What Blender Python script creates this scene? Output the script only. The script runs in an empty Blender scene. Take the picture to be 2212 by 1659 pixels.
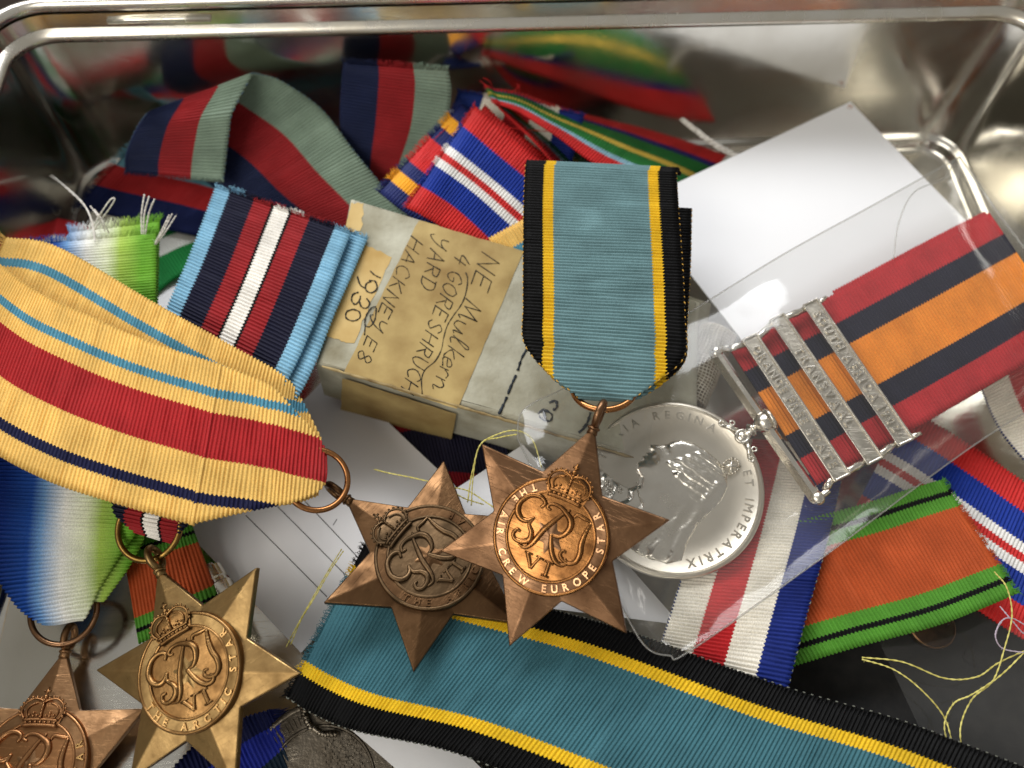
import bpy, math, random
import numpy as np
from mathutils import Vector, Matrix, noise as mnoise

random.seed(7)
MM = 0.001                                   # plan positions are in millimetres, the scene is in metres
sc = bpy.context.scene
COL = sc.collection

# ------------------------------------------------------------------ camera
F, CX, CY = 1790.0, 1106.0, 829.5            # image size: 2212 x 1659 pixels
TH, ROLL = math.radians(29), math.radians(2.5)
FWD = Vector((0, math.sin(TH), -math.cos(TH)))
UP0 = Vector((0, math.cos(TH), math.sin(TH)))
RT = Vector((1, 0, 0)) * math.cos(ROLL) + UP0 * math.sin(ROLL)
UP = Vector((-1, 0, 0)) * math.sin(ROLL) + UP0 * math.cos(ROLL)
EYE = Vector((0, 0, 25)) - FWD * 179.0
cam = bpy.data.cameras.new('camera')
camo = bpy.data.objects.new('camera', cam)
COL.objects.link(camo)
camo.matrix_world = Matrix(((RT.x, UP.x, -FWD.x, EYE.x * MM), (RT.y, UP.y, -FWD.y, EYE.y * MM),
                            (RT.z, UP.z, -FWD.z, EYE.z * MM), (0, 0, 0, 1)))
cam.sensor_width = 36
cam.lens = 36 * F / 2212
cam.clip_start = 0.005
cam.clip_end = 20
cam.dof.use_dof = True
cam.dof.focus_distance = 0.165
cam.dof.aperture_fstop = 12.0
sc.camera = camo

# ------------------------------------------------------------------ light
world = bpy.data.worlds.new('World')
sc.world = world
world.use_nodes = True
world.node_tree.nodes['Background'].inputs[0].default_value = (1.0, 0.97, 0.91, 1)
world.node_tree.nodes['Background'].inputs[1].default_value = 0.30


def area(name, loc, aim, sx, sy, power, col):
    l = bpy.data.lights.new(name, 'AREA')
    l.shape = 'RECTANGLE'
    l.size, l.size_y = sx, sy
    l.energy = power
    l.color = col
    o = bpy.data.objects.new(name, l)
    COL.objects.link(o)
    o.location = loc
    o.rotation_euler = (Vector(aim) - Vector(loc)).to_track_quat('-Z', 'Y').to_euler()


area('ceiling_lamp_front', (-0.34, -0.28, 0.48), (-0.03, -0.01, 0.02), 0.50, 0.26, 1.9, (1.0, 0.95, 0.87))
area('added_back_light', (-0.13, 0.38, 0.46), (-0.01, 0.03, 0.02), 0.60, 0.20, 3.7, (0.97, 0.98, 1.0))  # added low behind the tin to brighten the upper half

vs = sc.view_settings
vs.view_transform = 'Standard'
vs.look = 'None'
vs.exposure = 0.0
vs.gamma = 1.0
vs.use_curve_mapping = False
sc.render.engine = 'CYCLES'


# ------------------------------------------------------------------ image pixel to plan helpers
def at(px, py, z):
    """image pixel cast from the camera eye onto height z mm above the tin floor -> plan position in mm"""
    d = FWD * F + RT * (px - CX) + UP * (CY - py)
    return EYE + d * ((z - EYE.z) / d.z)


def at_plane(px, py, p0, n):  # image pixel followed along its camera ray to a given plane
    d = FWD * F + RT * (px - CX) + UP * (CY - py)
    return EYE + d * ((p0 - EYE).dot(n) / d.dot(n))


def lin(c):
    return c / 12.92 if c <= 0.04045 else ((c + 0.055) / 1.055) ** 2.4


def rgb(r, g, b):
    return (lin(r / 255), lin(g / 255), lin(b / 255), 1)


class MB:
    def __init__(s):
        s.v, s.f, s.uv = [], [], []

    def add(s, vs_, fs, uvs=None):
        o = len(s.v)
        s.v += [Vector(p) for p in vs_]
        s.uv += list(uvs) if uvs else [(0, 0)] * len(vs_)
        s.f += [tuple(i + o for i in f) for f in fs]
        return s

    def xf(s, M):
        s.v = [M @ p for p in s.v]
        return s

    def box(s, x0, x1, y0, y1, z0, z1):
        return s.add([(x0, y0, z0), (x1, y0, z0), (x1, y1, z0), (x0, y1, z0), (x0, y0, z1), (x1, y0, z1), (x1, y1, z1), (x0, y1, z1)],
                     [(0, 3, 2, 1), (4, 5, 6, 7), (0, 1, 5, 4), (1, 2, 6, 5), (2, 3, 7, 6), (3, 0, 4, 7)])

    def tube(s, pts, rad, seg=7, closed=False, uvs=None, flat=1.0, nrm=None):
        pts = [Vector(p) for p in pts]
        n = len(pts)
        if n < 2:
            return s
        vs_, fs, uu = [], [], []
        prev = None
        for i, p in enumerate(pts):
            a = pts[(i - 1) % n] if (closed or i > 0) else p
            b = pts[(i + 1) % n] if (closed or i < n - 1) else p
            t = (b - a)
            t = t.normalized() if t.length > 1e-9 else Vector((1, 0, 0))
            if nrm is not None:
                w = Vector(nrm)
            elif prev is not None:
                w = prev
            else:
                w = Vector((0, 0, 1)) if abs(t.z) < .9 else Vector((1, 0, 0))
            q = t.cross(w)
            q = q.normalized() if q.length > 1e-6 else t.orthogonal().normalized()
            w = q.cross(t).normalized()
            prev = w
            r = rad[i] if isinstance(rad, (list, tuple)) else rad
            for k in range(seg):
                an = 2 * math.pi * k / seg
                vs_.append(p + q * (math.cos(an) * r) + w * (math.sin(an) * r * flat))
                uu.append(uvs[i] if uvs else (0, 0))
        m = n if closed else n - 1
        for i in range(m):
            j = (i + 1) % n
            for k in range(seg):
                l = (k + 1) % seg
                fs.append((i * seg + k, i * seg + l, j * seg + l, j * seg + k))
        if not closed:
            fs.append(tuple(range(seg - 1, -1, -1)))
            fs.append(tuple((n - 1) * seg + k for k in range(seg)))
        return s.add(vs_, fs, uu)

    def lathe(s, prof, seg=64):
        """prof: (r, z) from outside to centre, r = 0 closes"""
        vs_, fs = [], []
        rows = []
        for r, z in prof:
            if r < 1e-6:
                rows.append([len(vs_)])
                vs_.append((0, 0, z))
            else:
                rows.append(list(range(len(vs_), len(vs_) + seg)))
                vs_ += [(r * math.cos(2 * math.pi * k / seg), r * math.sin(2 * math.pi * k / seg), z) for k in range(seg)]
        for a, b in zip(rows, rows[1:]):
            for k in range(seg):
                l = (k + 1) % seg
                if len(b) == 1 and len(a) == 1:
                    continue
                if len(b) == 1:
                    fs.append((a[k], a[l], b[0]))
                elif len(a) == 1:
                    fs.append((a[0], b[l], b[k]))
                else:
                    fs.append((a[k], a[l], b[l], b[k]))
        return s.add(vs_, fs)

    def ball(s, c, r, sz=1.0, seg=10, rings=6):
        c = Vector(c)
        vs_, fs = [], []
        for i in range(rings + 1):
            th = math.pi * i / rings
            for k in range(seg):
                a = 2 * math.pi * k / seg
                vs_.append(c + Vector((math.sin(th) * math.cos(a) * r, math.sin(th) * math.sin(a) * r, math.cos(th) * r * sz)))
        for i in range(rings):
            for k in range(seg):
                l = (k + 1) % seg
                fs.append((i * seg + k, (i + 1) * seg + k, (i + 1) * seg + l, i * seg + l))
        return s.add(vs_, fs)

    def torus(s, R, r, seg=56, ring=10, M=None, sx=1.0, sy=1.0):
        pts = [Vector((R * math.cos(2 * math.pi * k / seg) * sx, R * math.sin(2 * math.pi * k / seg) * sy, 0)) for k in range(seg)]
        o = len(s.v)
        s.tube(pts, r, ring, closed=True, nrm=(0, 0, 1))
        if M is not None:
            s.v[o:] = [M @ p for p in s.v[o:]]
        return s

    def build(s, name, mat, parent=None, smooth=True, angle=None):
        me = bpy.data.meshes.new(name)
        me.from_pydata([tuple(p * MM) for p in s.v], [], s.f)
        uvl = me.uv_layers.new(name='UVMap')
        li = np.empty(len(me.loops), dtype=np.int32)
        me.loops.foreach_get('vertex_index', li)
        uvs = np.array(s.uv, dtype=np.float32).reshape(-1, 2)
        uvl.data.foreach_set('uv', uvs[li].ravel())
        me.validate()
        me.polygons.foreach_set('use_smooth', [bool(smooth)] * len(me.polygons))
        if angle is not None:
            try:
                me.set_sharp_from_angle(angle=math.radians(angle))
            except Exception:
                pass
        me.materials.append(mat)
        o = bpy.data.objects.new(name, me)
        COL.objects.link(o)
        if parent is not None:
            o.parent = parent
        return o


def empty(name, M=None):
    o = bpy.data.objects.new(name, None)
    o.empty_display_size = 0.01
    COL.objects.link(o)
    if M is not None:
        m = M.copy()
        m.translation = m.translation * MM
        o.matrix_world = m
    return o


def tag(o, label=None, cat=None, group=None, kind=None):
    if label:
        o['label'] = label
    if cat:
        o['category'] = cat
    if group:
        o['group'] = group
    if kind:
        o['kind'] = kind
    return o


def frame(loc, X, Y):
    X = Vector(X).normalized()
    Z = X.cross(Vector(Y)).normalized()
    Y = Z.cross(X)
    return Matrix(((X.x, Y.x, Z.x, loc[0]), (X.y, Y.y, Z.y, loc[1]), (X.z, Y.z, Z.z, loc[2]), (0, 0, 0, 1)))


def frame_y(loc, Y, n):
    """frame whose Y axis points along Y and whose Z is as near n as it can be"""
    Y = Vector(Y).normalized()
    X = Y.cross(Vector(n)).normalized()
    return frame(loc, X, Y)


def world_child(o, parent):
    """mesh drawn in plan coordinates under a parent that has a frame of its own"""
    bpy.context.view_layer.update()
    o.parent = parent
    o.matrix_parent_inverse = parent.matrix_world.inverted()
    return o


def catmull(P, n_per):
    out = []
    n = len(P)
    for i in range(n - 1):
        p0 = P[i - 1] if i > 0 else P[i] * 2 - P[i + 1]
        p1, p2 = P[i], P[i + 1]
        p3 = P[i + 2] if i + 2 < n else P[i + 1] * 2 - P[i]
        for k in range(n_per):
            t = k / n_per
            out.append(0.5 * ((2 * p1) + (p2 - p0) * t + (2 * p0 - 5 * p1 + 4 * p2 - p3) * t * t + (3 * p1 - p0 - 3 * p2 + p3) * t ** 3))
    out.append(P[-1])
    return out


# ------------------------------------------------------------------ materials
def new_mat(name):
    m = bpy.data.materials.new(name)
    m.use_nodes = True
    nt = m.node_tree
    return m, nt, nt.nodes['Principled BSDF']


def N(nt, t, **kw):
    n = nt.nodes.new(t)
    for k, v in kw.items():
        setattr(n, k, v)
    return n


def metal_mat(name, col, rough=.35, patina=None, pat_amt=.5, bump=.12, scale=260, rvar=.12, scratch=1.2):
    m, nt, p = new_mat(name)
    tc = N(nt, 'ShaderNodeTexCoord')
    no = N(nt, 'ShaderNodeTexNoise')
    no.inputs['Scale'].default_value = scale
    no.inputs['Detail'].default_value = 6
    nt.links.new(tc.outputs['Object'], no.inputs['Vector'])
    rp = N(nt, 'ShaderNodeValToRGB')
    rp.color_ramp.elements[0].position = .38
    rp.color_ramp.elements[1].position = .72
    nt.links.new(no.outputs['Fac'], rp.inputs['Fac'])
    mx = N(nt, 'ShaderNodeMix', data_type='RGBA')
    mx.inputs['A'].default_value = col
    pc = patina or col
    mx.inputs['B'].default_value = pc
    ml = N(nt, 'ShaderNodeMath', operation='MULTIPLY')
    ml.inputs[1].default_value = pat_amt
    nt.links.new(rp.outputs['Color'], ml.inputs[0])
    nt.links.new(ml.outputs[0], mx.inputs['Factor'])
    nt.links.new(mx.outputs['Result'], p.inputs['Base Color'])
    p.inputs['Metallic'].default_value = 1
    no2 = N(nt, 'ShaderNodeTexNoise')
    no2.inputs['Scale'].default_value = scale * 5
    no2.inputs['Detail'].default_value = 4
    nt.links.new(tc.outputs['Object'], no2.inputs['Vector'])
    mr = N(nt, 'ShaderNodeMapRange')
    mr.inputs['From Min'].default_value = .3
    mr.inputs['From Max'].default_value = .7
    mr.inputs['To Min'].default_value = max(.03, rough - rvar)
    mr.inputs['To Max'].default_value = rough + rvar
    nt.links.new(no.outputs['Fac'], mr.inputs['Value'])
    nt.links.new(mr.outputs['Result'], p.inputs['Roughness'])
    # hairline scratches in two directions
    prev = no2.outputs['Fac']
    for ang, sx in ((.5, 160), (2.1, 220)):
        mp = N(nt, 'ShaderNodeMapping')
        mp.inputs['Rotation'].default_value = (.2, .1, ang)
        mp.inputs['Scale'].default_value = (sx, sx * 38, sx)
        nt.links.new(tc.outputs['Object'], mp.inputs['Vector'])
        ns = N(nt, 'ShaderNodeTexNoise')
        ns.inputs['Scale'].default_value = 1
        ns.inputs['Detail'].default_value = 1
        nt.links.new(mp.outputs[0], ns.inputs['Vector'])
        th = N(nt, 'ShaderNodeMapRange')
        th.inputs['From Min'].default_value = .66
        th.inputs['From Max'].default_value = .74
        th.inputs['To Max'].default_value = -scratch
        nt.links.new(ns.outputs['Fac'], th.inputs['Value'])
        ad = N(nt, 'ShaderNodeMath', operation='ADD')
        nt.links.new(prev, ad.inputs[0])
        nt.links.new(th.outputs['Result'], ad.inputs[1])
        prev = ad.outputs[0]
    bp = N(nt, 'ShaderNodeBump')
    bp.inputs['Strength'].default_value = bump
    bp.inputs['Distance'].default_value = 0.0002
    nt.links.new(prev, bp.inputs['Height'])
    nt.links.new(bp.outputs['Normal'], p.inputs['Normal'])
    return m


RIB = 0.8


def ribbon_mat(name, stripes, gradient=False, gloss=.5, var=.22):
    """stripes: (share of the width, colour) from the left edge to the right one"""
    m, nt, p = new_mat(name)
    uv = N(nt, 'ShaderNodeUVMap')
    sep = N(nt, 'ShaderNodeSeparateXYZ')
    nt.links.new(uv.outputs['UV'], sep.inputs[0])
    # the weft pushes the colour borders to and fro a little at every rib
    w = N(nt, 'ShaderNodeMath', operation='MULTIPLY')
    w.inputs[1].default_value = 2 * math.pi / RIB
    nt.links.new(sep.outputs['X'], w.inputs[0])
    sn = N(nt, 'ShaderNodeMath', operation='SINE')
    nt.links.new(w.outputs[0], sn.inputs[0])
    ma = N(nt, 'ShaderNodeMath', operation='MULTIPLY_ADD')
    ma.inputs[1].default_value = 0.0045
    nt.links.new(sn.outputs[0], ma.inputs[0])
    nt.links.new(sep.outputs['Y'], ma.inputs[2])
    rp = N(nt, 'ShaderNodeValToRGB')
    cr = rp.color_ramp
    cr.interpolation = 'LINEAR' if gradient else 'CONSTANT'
    tot = sum(s for s, c in stripes)
    pos = 0
    for i, (s, c) in enumerate(stripes):
        x = (pos + (s / 2 if gradient else 0)) / tot
        if i < 2:
            e = cr.elements[i]
            e.position = x
        else:
            e = cr.elements.new(x)
        e.color = c
        pos += s
    nt.links.new(ma.outputs[0], rp.inputs['Fac'])
    # single threads
    sc_ = N(nt, 'ShaderNodeVectorMath', operation='MULTIPLY')
    sc_.inputs[1].default_value = (2.2, 150, 1)
    nt.links.new(uv.outputs['UV'], sc_.inputs[0])
    no = N(nt, 'ShaderNodeTexNoise')
    no.inputs['Scale'].default_value = 1
    no.inputs['Detail'].default_value = 3
    nt.links.new(sc_.outputs[0], no.inputs['Vector'])
    sc2 = N(nt, 'ShaderNodeVectorMath', operation='MULTIPLY')
    sc2.inputs[1].default_value = (.12, 3.5, 1)
    nt.links.new(uv.outputs['UV'], sc2.inputs[0])
    no2 = N(nt, 'ShaderNodeTexNoise')
    no2.inputs['Scale'].default_value = 1
    no2.inputs['Detail'].default_value = 4
    nt.links.new(sc2.outputs[0], no2.inputs['Vector'])
    mr = N(nt, 'ShaderNodeMapRange')
    mr.inputs['From Min'].default_value = .25
    mr.inputs['From Max'].default_value = .75
    mr.inputs['To Min'].default_value = 1 - var
    mr.inputs['To Max'].default_value = 1 + var
    nt.links.new(no.outputs['Fac'], mr.inputs['Value'])
    mr2 = N(nt, 'ShaderNodeMapRange')
    mr2.inputs['From Min'].default_value = .3
    mr2.inputs['From Max'].default_value = .7
    mr2.inputs['To Min'].default_value = .80
    mr2.inputs['To Max'].default_value = 1.10
    nt.links.new(no2.outputs['Fac'], mr2.inputs['Value'])
    mm_ = N(nt, 'ShaderNodeMath', operation='MULTIPLY')
    nt.links.new(mr.outputs['Result'], mm_.inputs[0])
    nt.links.new(mr2.outputs['Result'], mm_.inputs[1])
    vm = N(nt, 'ShaderNodeVectorMath', operation='SCALE')
    nt.links.new(rp.outputs['Color'], vm.inputs[0])
    nt.links.new(mm_.outputs[0], vm.inputs['Scale'])
    nt.links.new(vm.outputs[0], p.inputs['Base Color'])
    p.inputs['Roughness'].default_value = gloss
    p.inputs['Specular IOR Level'].default_value = .14
    bp = N(nt, 'ShaderNodeBump')
    bp.inputs['Strength'].default_value = .55
    bp.inputs['Distance'].default_value = 0.00012
    nt.links.new(no.outputs['Fac'], bp.inputs['Height'])
    nt.links.new(bp.outputs['Normal'], p.inputs['Normal'])
    return m


def plain_mat(name, col, rough=.6, col2=None, scale=120, bump=.0, detail=5, lo=.4, hi=.65, spec=.35, bscale=None, bdist=.0001):
    m, nt, p = new_mat(name)
    tc = N(nt, 'ShaderNodeTexCoord')
    no = N(nt, 'ShaderNodeTexNoise')
    no.inputs['Scale'].default_value = scale
    no.inputs['Detail'].default_value = detail
    nt.links.new(tc.outputs['Object'], no.inputs['Vector'])
    rp = N(nt, 'ShaderNodeValToRGB')
    rp.color_ramp.elements[0].position = lo
    rp.color_ramp.elements[1].position = hi
    rp.color_ramp.elements[0].color = col
    rp.color_ramp.elements[1].color = col2 or col
    nt.links.new(no.outputs['Fac'], rp.inputs['Fac'])
    nt.links.new(rp.outputs['Color'], p.inputs['Base Color'])
    p.inputs['Roughness'].default_value = rough
    p.inputs['Specular IOR Level'].default_value = spec
    if bump:
        no2 = N(nt, 'ShaderNodeTexNoise')
        no2.inputs['Scale'].default_value = bscale or scale * 4
        no2.inputs['Detail'].default_value = 5
        nt.links.new(tc.outputs['Object'], no2.inputs['Vector'])
        bp = N(nt, 'ShaderNodeBump')
        bp.inputs['Strength'].default_value = bump
        bp.inputs['Distance'].default_value = bdist
        nt.links.new(no2.outputs['Fac'], bp.inputs['Height'])
        nt.links.new(bp.outputs['Normal'], p.inputs['Normal'])
    return m


def film_mat(name, tint=(.975, .975, .97, 1), haze=.025, rough=.1, bump=.5, scale=60):
    m, nt, p = new_mat(name)
    nt.nodes.remove(p)
    out = nt.nodes['Material Output']
    tr = N(nt, 'ShaderNodeBsdfTransparent')
    tr.inputs['Color'].default_value = tint
    gl = N(nt, 'ShaderNodeBsdfGlossy')
    gl.inputs['Roughness'].default_value = rough
    df = N(nt, 'ShaderNodeBsdfDiffuse')
    df.inputs['Color'].default_value = (.8, .79, .76, 1)
    tc = N(nt, 'ShaderNodeTexCoord')
    no = N(nt, 'ShaderNodeTexNoise')
    no.inputs['Scale'].default_value = scale
    no.inputs['Detail'].default_value = 2
    nt.links.new(tc.outputs['Object'], no.inputs['Vector'])
    bp = N(nt, 'ShaderNodeBump')
    bp.inputs['Strength'].default_value = bump
    bp.inputs['Distance'].default_value = .0006
    nt.links.new(no.outputs['Fac'], bp.inputs['Height'])
    nt.links.new(bp.outputs['Normal'], gl.inputs['Normal'])
    fr = N(nt, 'ShaderNodeFresnel')
    # a film is so thin that both of its sides reflect alike
    ge = N(nt, 'ShaderNodeNewGeometry')
    io = N(nt, 'ShaderNodeMapRange')
    io.inputs['To Min'].default_value = 1.5
    io.inputs['To Max'].default_value = 1 / 1.5
    nt.links.new(ge.outputs['Backfacing'], io.inputs['Value'])
    nt.links.new(io.outputs['Result'], fr.inputs['IOR'])
    nt.links.new(bp.outputs['Normal'], fr.inputs['Normal'])
    m1 = N(nt, 'ShaderNodeMixShader')
    m1.inputs[0].default_value = haze
    nt.links.new(tr.outputs[0], m1.inputs[1])
    nt.links.new(df.outputs[0], m1.inputs[2])
    m2 = N(nt, 'ShaderNodeMixShader')
    nt.links.new(fr.outputs[0], m2.inputs[0])
    nt.links.new(m1.outputs[0], m2.inputs[1])
    nt.links.new(gl.outputs[0], m2.inputs[2])
    nt.links.new(m2.outputs[0], out.inputs['Surface'])
    return m


# metals
TIN = metal_mat('tin_plate', (.78, .76, .70, 1), .17, (.62, .59, .52, 1), .7, .10, 60, .09, .25)
TIN_RIM = metal_mat('tin_rim', (.86, .83, .75, 1), .26, (.62, .55, .42, 1), .5, .08, 120, .06)
COPPER = metal_mat('copper_bronze', rgb(138, 104, 76), .36, rgb(78, 54, 36), .95, .22, 150)
COPPER_DISC = metal_mat('copper_bronze_polished', rgb(164, 114, 66), .25, rgb(90, 58, 32), .9, .15, 240)
BROWN = metal_mat('brown_bronze', rgb(110, 82, 56), .38, rgb(66, 46, 30), .9, .2, 200)
BROWN_DISC = metal_mat('brown_bronze_disc', rgb(110, 88, 64), .44, rgb(70, 56, 40), .9, .25, 260)
BRASS = metal_mat('golden_bronze', rgb(158, 130, 86), .38, rgb(104, 80, 48), .9, .16, 190)
BRASS_DISC = metal_mat('golden_bronze_disc', rgb(154, 118, 74), .34, rgb(98, 70, 40), .9, .16, 260)
GILT = metal_mat('pink_bronze', rgb(164, 126, 90), .38, rgb(104, 74, 48), .9, .18, 200)
GILT_DISC = metal_mat('pink_bronze_disc', rgb(176, 128, 86), .36, rgb(120, 82, 52), .7, .18, 260)
RINGM = metal_mat('ring_wire', rgb(176, 122, 76), .3, rgb(110, 72, 44), .6, .1, 300)
RING_OLD = metal_mat('ring_wire_old', rgb(150, 118, 62), .36, rgb(90, 70, 36), .7, .15, 300)
LET_COPPER = metal_mat('letter_copper_lit', rgb(226, 178, 134), .28, rgb(180, 128, 86), .5, .1, 300)  # letter metal coloured paler, imitating light caught on raised letters
LET_BRASS = metal_mat('letter_brass_lit', rgb(196, 158, 104), .3, rgb(150, 112, 66), .5, .1, 300)  # same painted-in gleam for the brass letters
SILVER = metal_mat('silver', (.80, .76, .68, 1), .22, (.62, .57, .48, 1), .6, .12, 200, .08)
SILVER_FIELD = metal_mat('silver_field', (.68, .63, .54, 1), .36, (.58, .52, .42, 1), .6, .1, 90, .06)
SILVER_DULL = metal_mat('darker_silver', (.56, .52, .45, 1), .32, (.38, .35, .29, 1), .8, .3, 400, .08)  # darker silver for the clasp ground, so the letters stand out
DARKM = metal_mat('dark_silver', rgb(116, 108, 96), .34, rgb(60, 52, 42), .9, .4, 240)

# ribbon cloth
BLK, YEL, TEAL = rgb(9, 9, 10), rgb(222, 178, 34), rgb(106, 138, 142)
R_AIR = ribbon_mat('ribbon_pale_blue_yellow_black', [(.122, BLK), (.066, YEL), (.624, TEAL), (.066, YEL), (.122, BLK)])
R_AIR2 = ribbon_mat('ribbon_teal_yellow_black', [(.15, BLK), (.075, rgb(226, 186, 38)), (.55, rgb(64, 110, 121)), (.075, rgb(226, 186, 38)), (.15, BLK)])
BUFF, LBL, NVY = rgb(232, 190, 106), rgb(84, 142, 164), rgb(28, 30, 62)
R_AFRICA_B = ribbon_mat('ribbon_buff_red_reverse', [(.155, BUFF), (.06, LBL), (.185, BUFF), (.22, rgb(168, 40, 42)), (.165, BUFF), (.06, NVY), (.155, BUFF)])
R_AFRICA = ribbon_mat('ribbon_buff_red', [(.165, BUFF), (.055, LBL), (.10, BUFF), (.28, rgb(168, 40, 42)), (.205, BUFF), (.065, NVY), (.13, BUFF)])
SKY_, NV2, RD2 = rgb(132, 180, 206), rgb(24, 25, 46), rgb(150, 36, 40)
R_ARCTIC = ribbon_mat('ribbon_arctic', [(.11, SKY_), (.185, NV2), (.13, RD2), (.017, BLK), (.116, rgb(238, 234, 226)), (.017, BLK), (.13, RD2), (.185, NV2), (.11, SKY_)])
R_ATL = ribbon_mat('ribbon_watered', [(.30, rgb(18, 50, 130)), (.06, rgb(36, 84, 170)), (.08, rgb(120, 166, 216)), (.20, rgb(244, 244, 238)), (.08, rgb(232, 238, 204)), (.10, rgb(172, 200, 92)), (.2, rgb(108, 166, 50))], gradient=True, gloss=.45)
NV3, RD3, GRY = rgb(34, 42, 74), rgb(160, 42, 46), rgb(138, 158, 140)
R_3945 = ribbon_mat('ribbon_navy_red_grey', [(.333, NV3), (.333, RD3), (.334, GRY)])
R_3945B = ribbon_mat('ribbon_lightblue_red_navy', [(.30, rgb(108, 162, 178)), (.33, rgb(178, 44, 46)), (.37, rgb(30, 40, 88))])
RDW, BLW, WHW = rgb(200, 48, 46), rgb(26, 54, 146), rgb(230, 228, 224)
R_WAR = ribbon_mat('ribbon_red_blue_white', [(.2, RDW), (.2, BLW), (.07, WHW), (.06, RDW), (.07, WHW), (.2, BLW), (.2, RDW)])
R_PAC = ribbon_mat('ribbon_green_yellow_red', [(.19, rgb(198, 46, 46)), (.08, rgb(48, 42, 112)), (.18, rgb(46, 124, 60)), (.08, rgb(222, 192, 86)), (.18, rgb(46, 124, 60)), (.08, rgb(140, 178, 192)), (.2, rgb(192, 44, 44))])
R_FRG = ribbon_mat('ribbon_blue_white_red', [(.2, rgb(34, 54, 120)), (.2, rgb(238, 232, 218)), (.2, rgb(196, 44, 48)), (.2, rgb(238, 232, 218)), (.2, rgb(30, 46, 120))])
GRN, ORG = rgb(82, 142, 48), rgb(178, 80, 40)
R_DEF = ribbon_mat('ribbon_green_orange', [(.10, GRN), (.04, BLK), (.10, GRN), (.52, ORG), (.10, GRN), (.04, BLK), (.10, GRN)])
QR, QN, QO = rgb(176, 42, 48), rgb(26, 26, 44), rgb(222, 134, 42)
R_QSA = ribbon_mat('ribbon_red_navy_orange', [(.18, QR), (.16, QN), (.32, QO), (.16, QN), (.18, QR)], gloss=.6)
BN, BO, BR = rgb(34, 44, 100), rgb(244, 170, 40), rgb(214, 44, 44)
R_BURMA = ribbon_mat('ribbon_navy_red_orange', [(.14, BN), (.12, BO), (.13, BN), (.26, BR), (.11, BN), (.11, BO), (.13, BN)], gloss=.38)
R_ITA = ribbon_mat('ribbon_green_white_red', [(.2, rgb(198, 40, 46)), (.2, rgb(236, 234, 228)), (.2, rgb(34, 128, 60)), (.2, rgb(236, 234, 228)), (.2, rgb(198, 40, 46))])
R_GRW = ribbon_mat('ribbon_green_white', [(.38, rgb(30, 128, 62)), (.24, rgb(226, 226, 220)), (.38, rgb(30, 128, 62))])
R_BLUE = ribbon_mat('ribbon_deep_blue', [(.3, rgb(14, 20, 60)), (.4, rgb(26, 38, 128)), (.3, rgb(14, 32, 46))])
R_DRED = ribbon_mat('ribbon_dark_red', [(.3, rgb(120, 20, 30)), (.4, rgb(30, 28, 46)), (.3, rgb(120, 20, 30))])

WHITE = plain_mat('white_card', (.86, .865, .88, 1), .45, (.82, .825, .84, 1), 38, .1, 9, .45, .95, .3, 300)
PAPER = plain_mat('white_paper', (.80, .80, .815, 1), .6, (.74, .74, .755, 1), 45, .12, bscale=220)
OLDCARD = plain_mat('old_cardboard', rgb(192, 190, 172), .85, rgb(128, 120, 96), 95, .9, 10, .34, .80, .15, 900, .0002)
TAPE = plain_mat('brown_paper_tape', rgb(186, 162, 106), .62, rgb(126, 96, 48), 85, .5, 9, .36, .78, .25, 600, .00015)
STAIN = plain_mat('yellowed_tape', rgb(206, 178, 118), .6, rgb(176, 142, 78), 110, .25, 6, .35, .7, .3)
CARDEDGE = plain_mat('worn_card_edge', rgb(176, 156, 112), .9, rgb(120, 98, 62), 240, .5)
INK = plain_mat('ink', rgb(22, 20, 15), .6, rgb(58, 50, 32), 700)
INKB = plain_mat('blue_black_ink', rgb(26, 32, 40), .55, rgb(44, 52, 62), 500)
PENCIL = plain_mat('ruled_line', rgb(70, 66, 64), .7)
THREAD_W = plain_mat('white_thread', rgb(232, 228, 220), .8, rgb(196, 190, 182), 900, .3)
THREAD_Y = plain_mat('yellow_thread', rgb(226, 216, 128), .7, rgb(190, 178, 92), 900, .3)
THREAD_R = plain_mat('red_thread', rgb(206, 40, 38), .7)
SELV_Y = plain_mat('tan_selvedge', rgb(196, 150, 60), .7)
SELV_B = plain_mat('blue_selvedge', rgb(70, 96, 120), .7)
SELV_G = plain_mat('grey_selvedge', rgb(120, 122, 112), .7)
GAUZE = plain_mat('gauze', rgb(226, 218, 200), .85, rgb(190, 180, 156), 400)
CORE = plain_mat('gauze_core', rgb(150, 136, 110), .9, rgb(110, 98, 76), 300)
DARK_FILL = plain_mat('dark_fill', (.012, .012, .012, 1), .85, (.02, .019, .018, 1), 300, .4)  # even black for the sheet that darkens the lower right
FILM = film_mat('clear_film')
FILM_EDGE = film_mat('clear_film_edge', (.80, .80, .78, 1), .16, .08, .1)
TABLE = plain_mat('dark_table', rgb(44, 36, 30), .7, rgb(30, 25, 21), 8, .05, spec=.08)
PAPER_T = plain_mat('table_paper', (.72, .72, .74, 1), .7)


# ------------------------------------------------------------------ the setting
mb = MB()
mb.add([(-1500, -900, -2.2), (1500, -900, -2.2), (1500, 1500, -2.2), (-1500, 1500, -2.2)], [(0, 1, 2, 3)])
tag(mb.build('table_top', TABLE), kind='structure')


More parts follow.
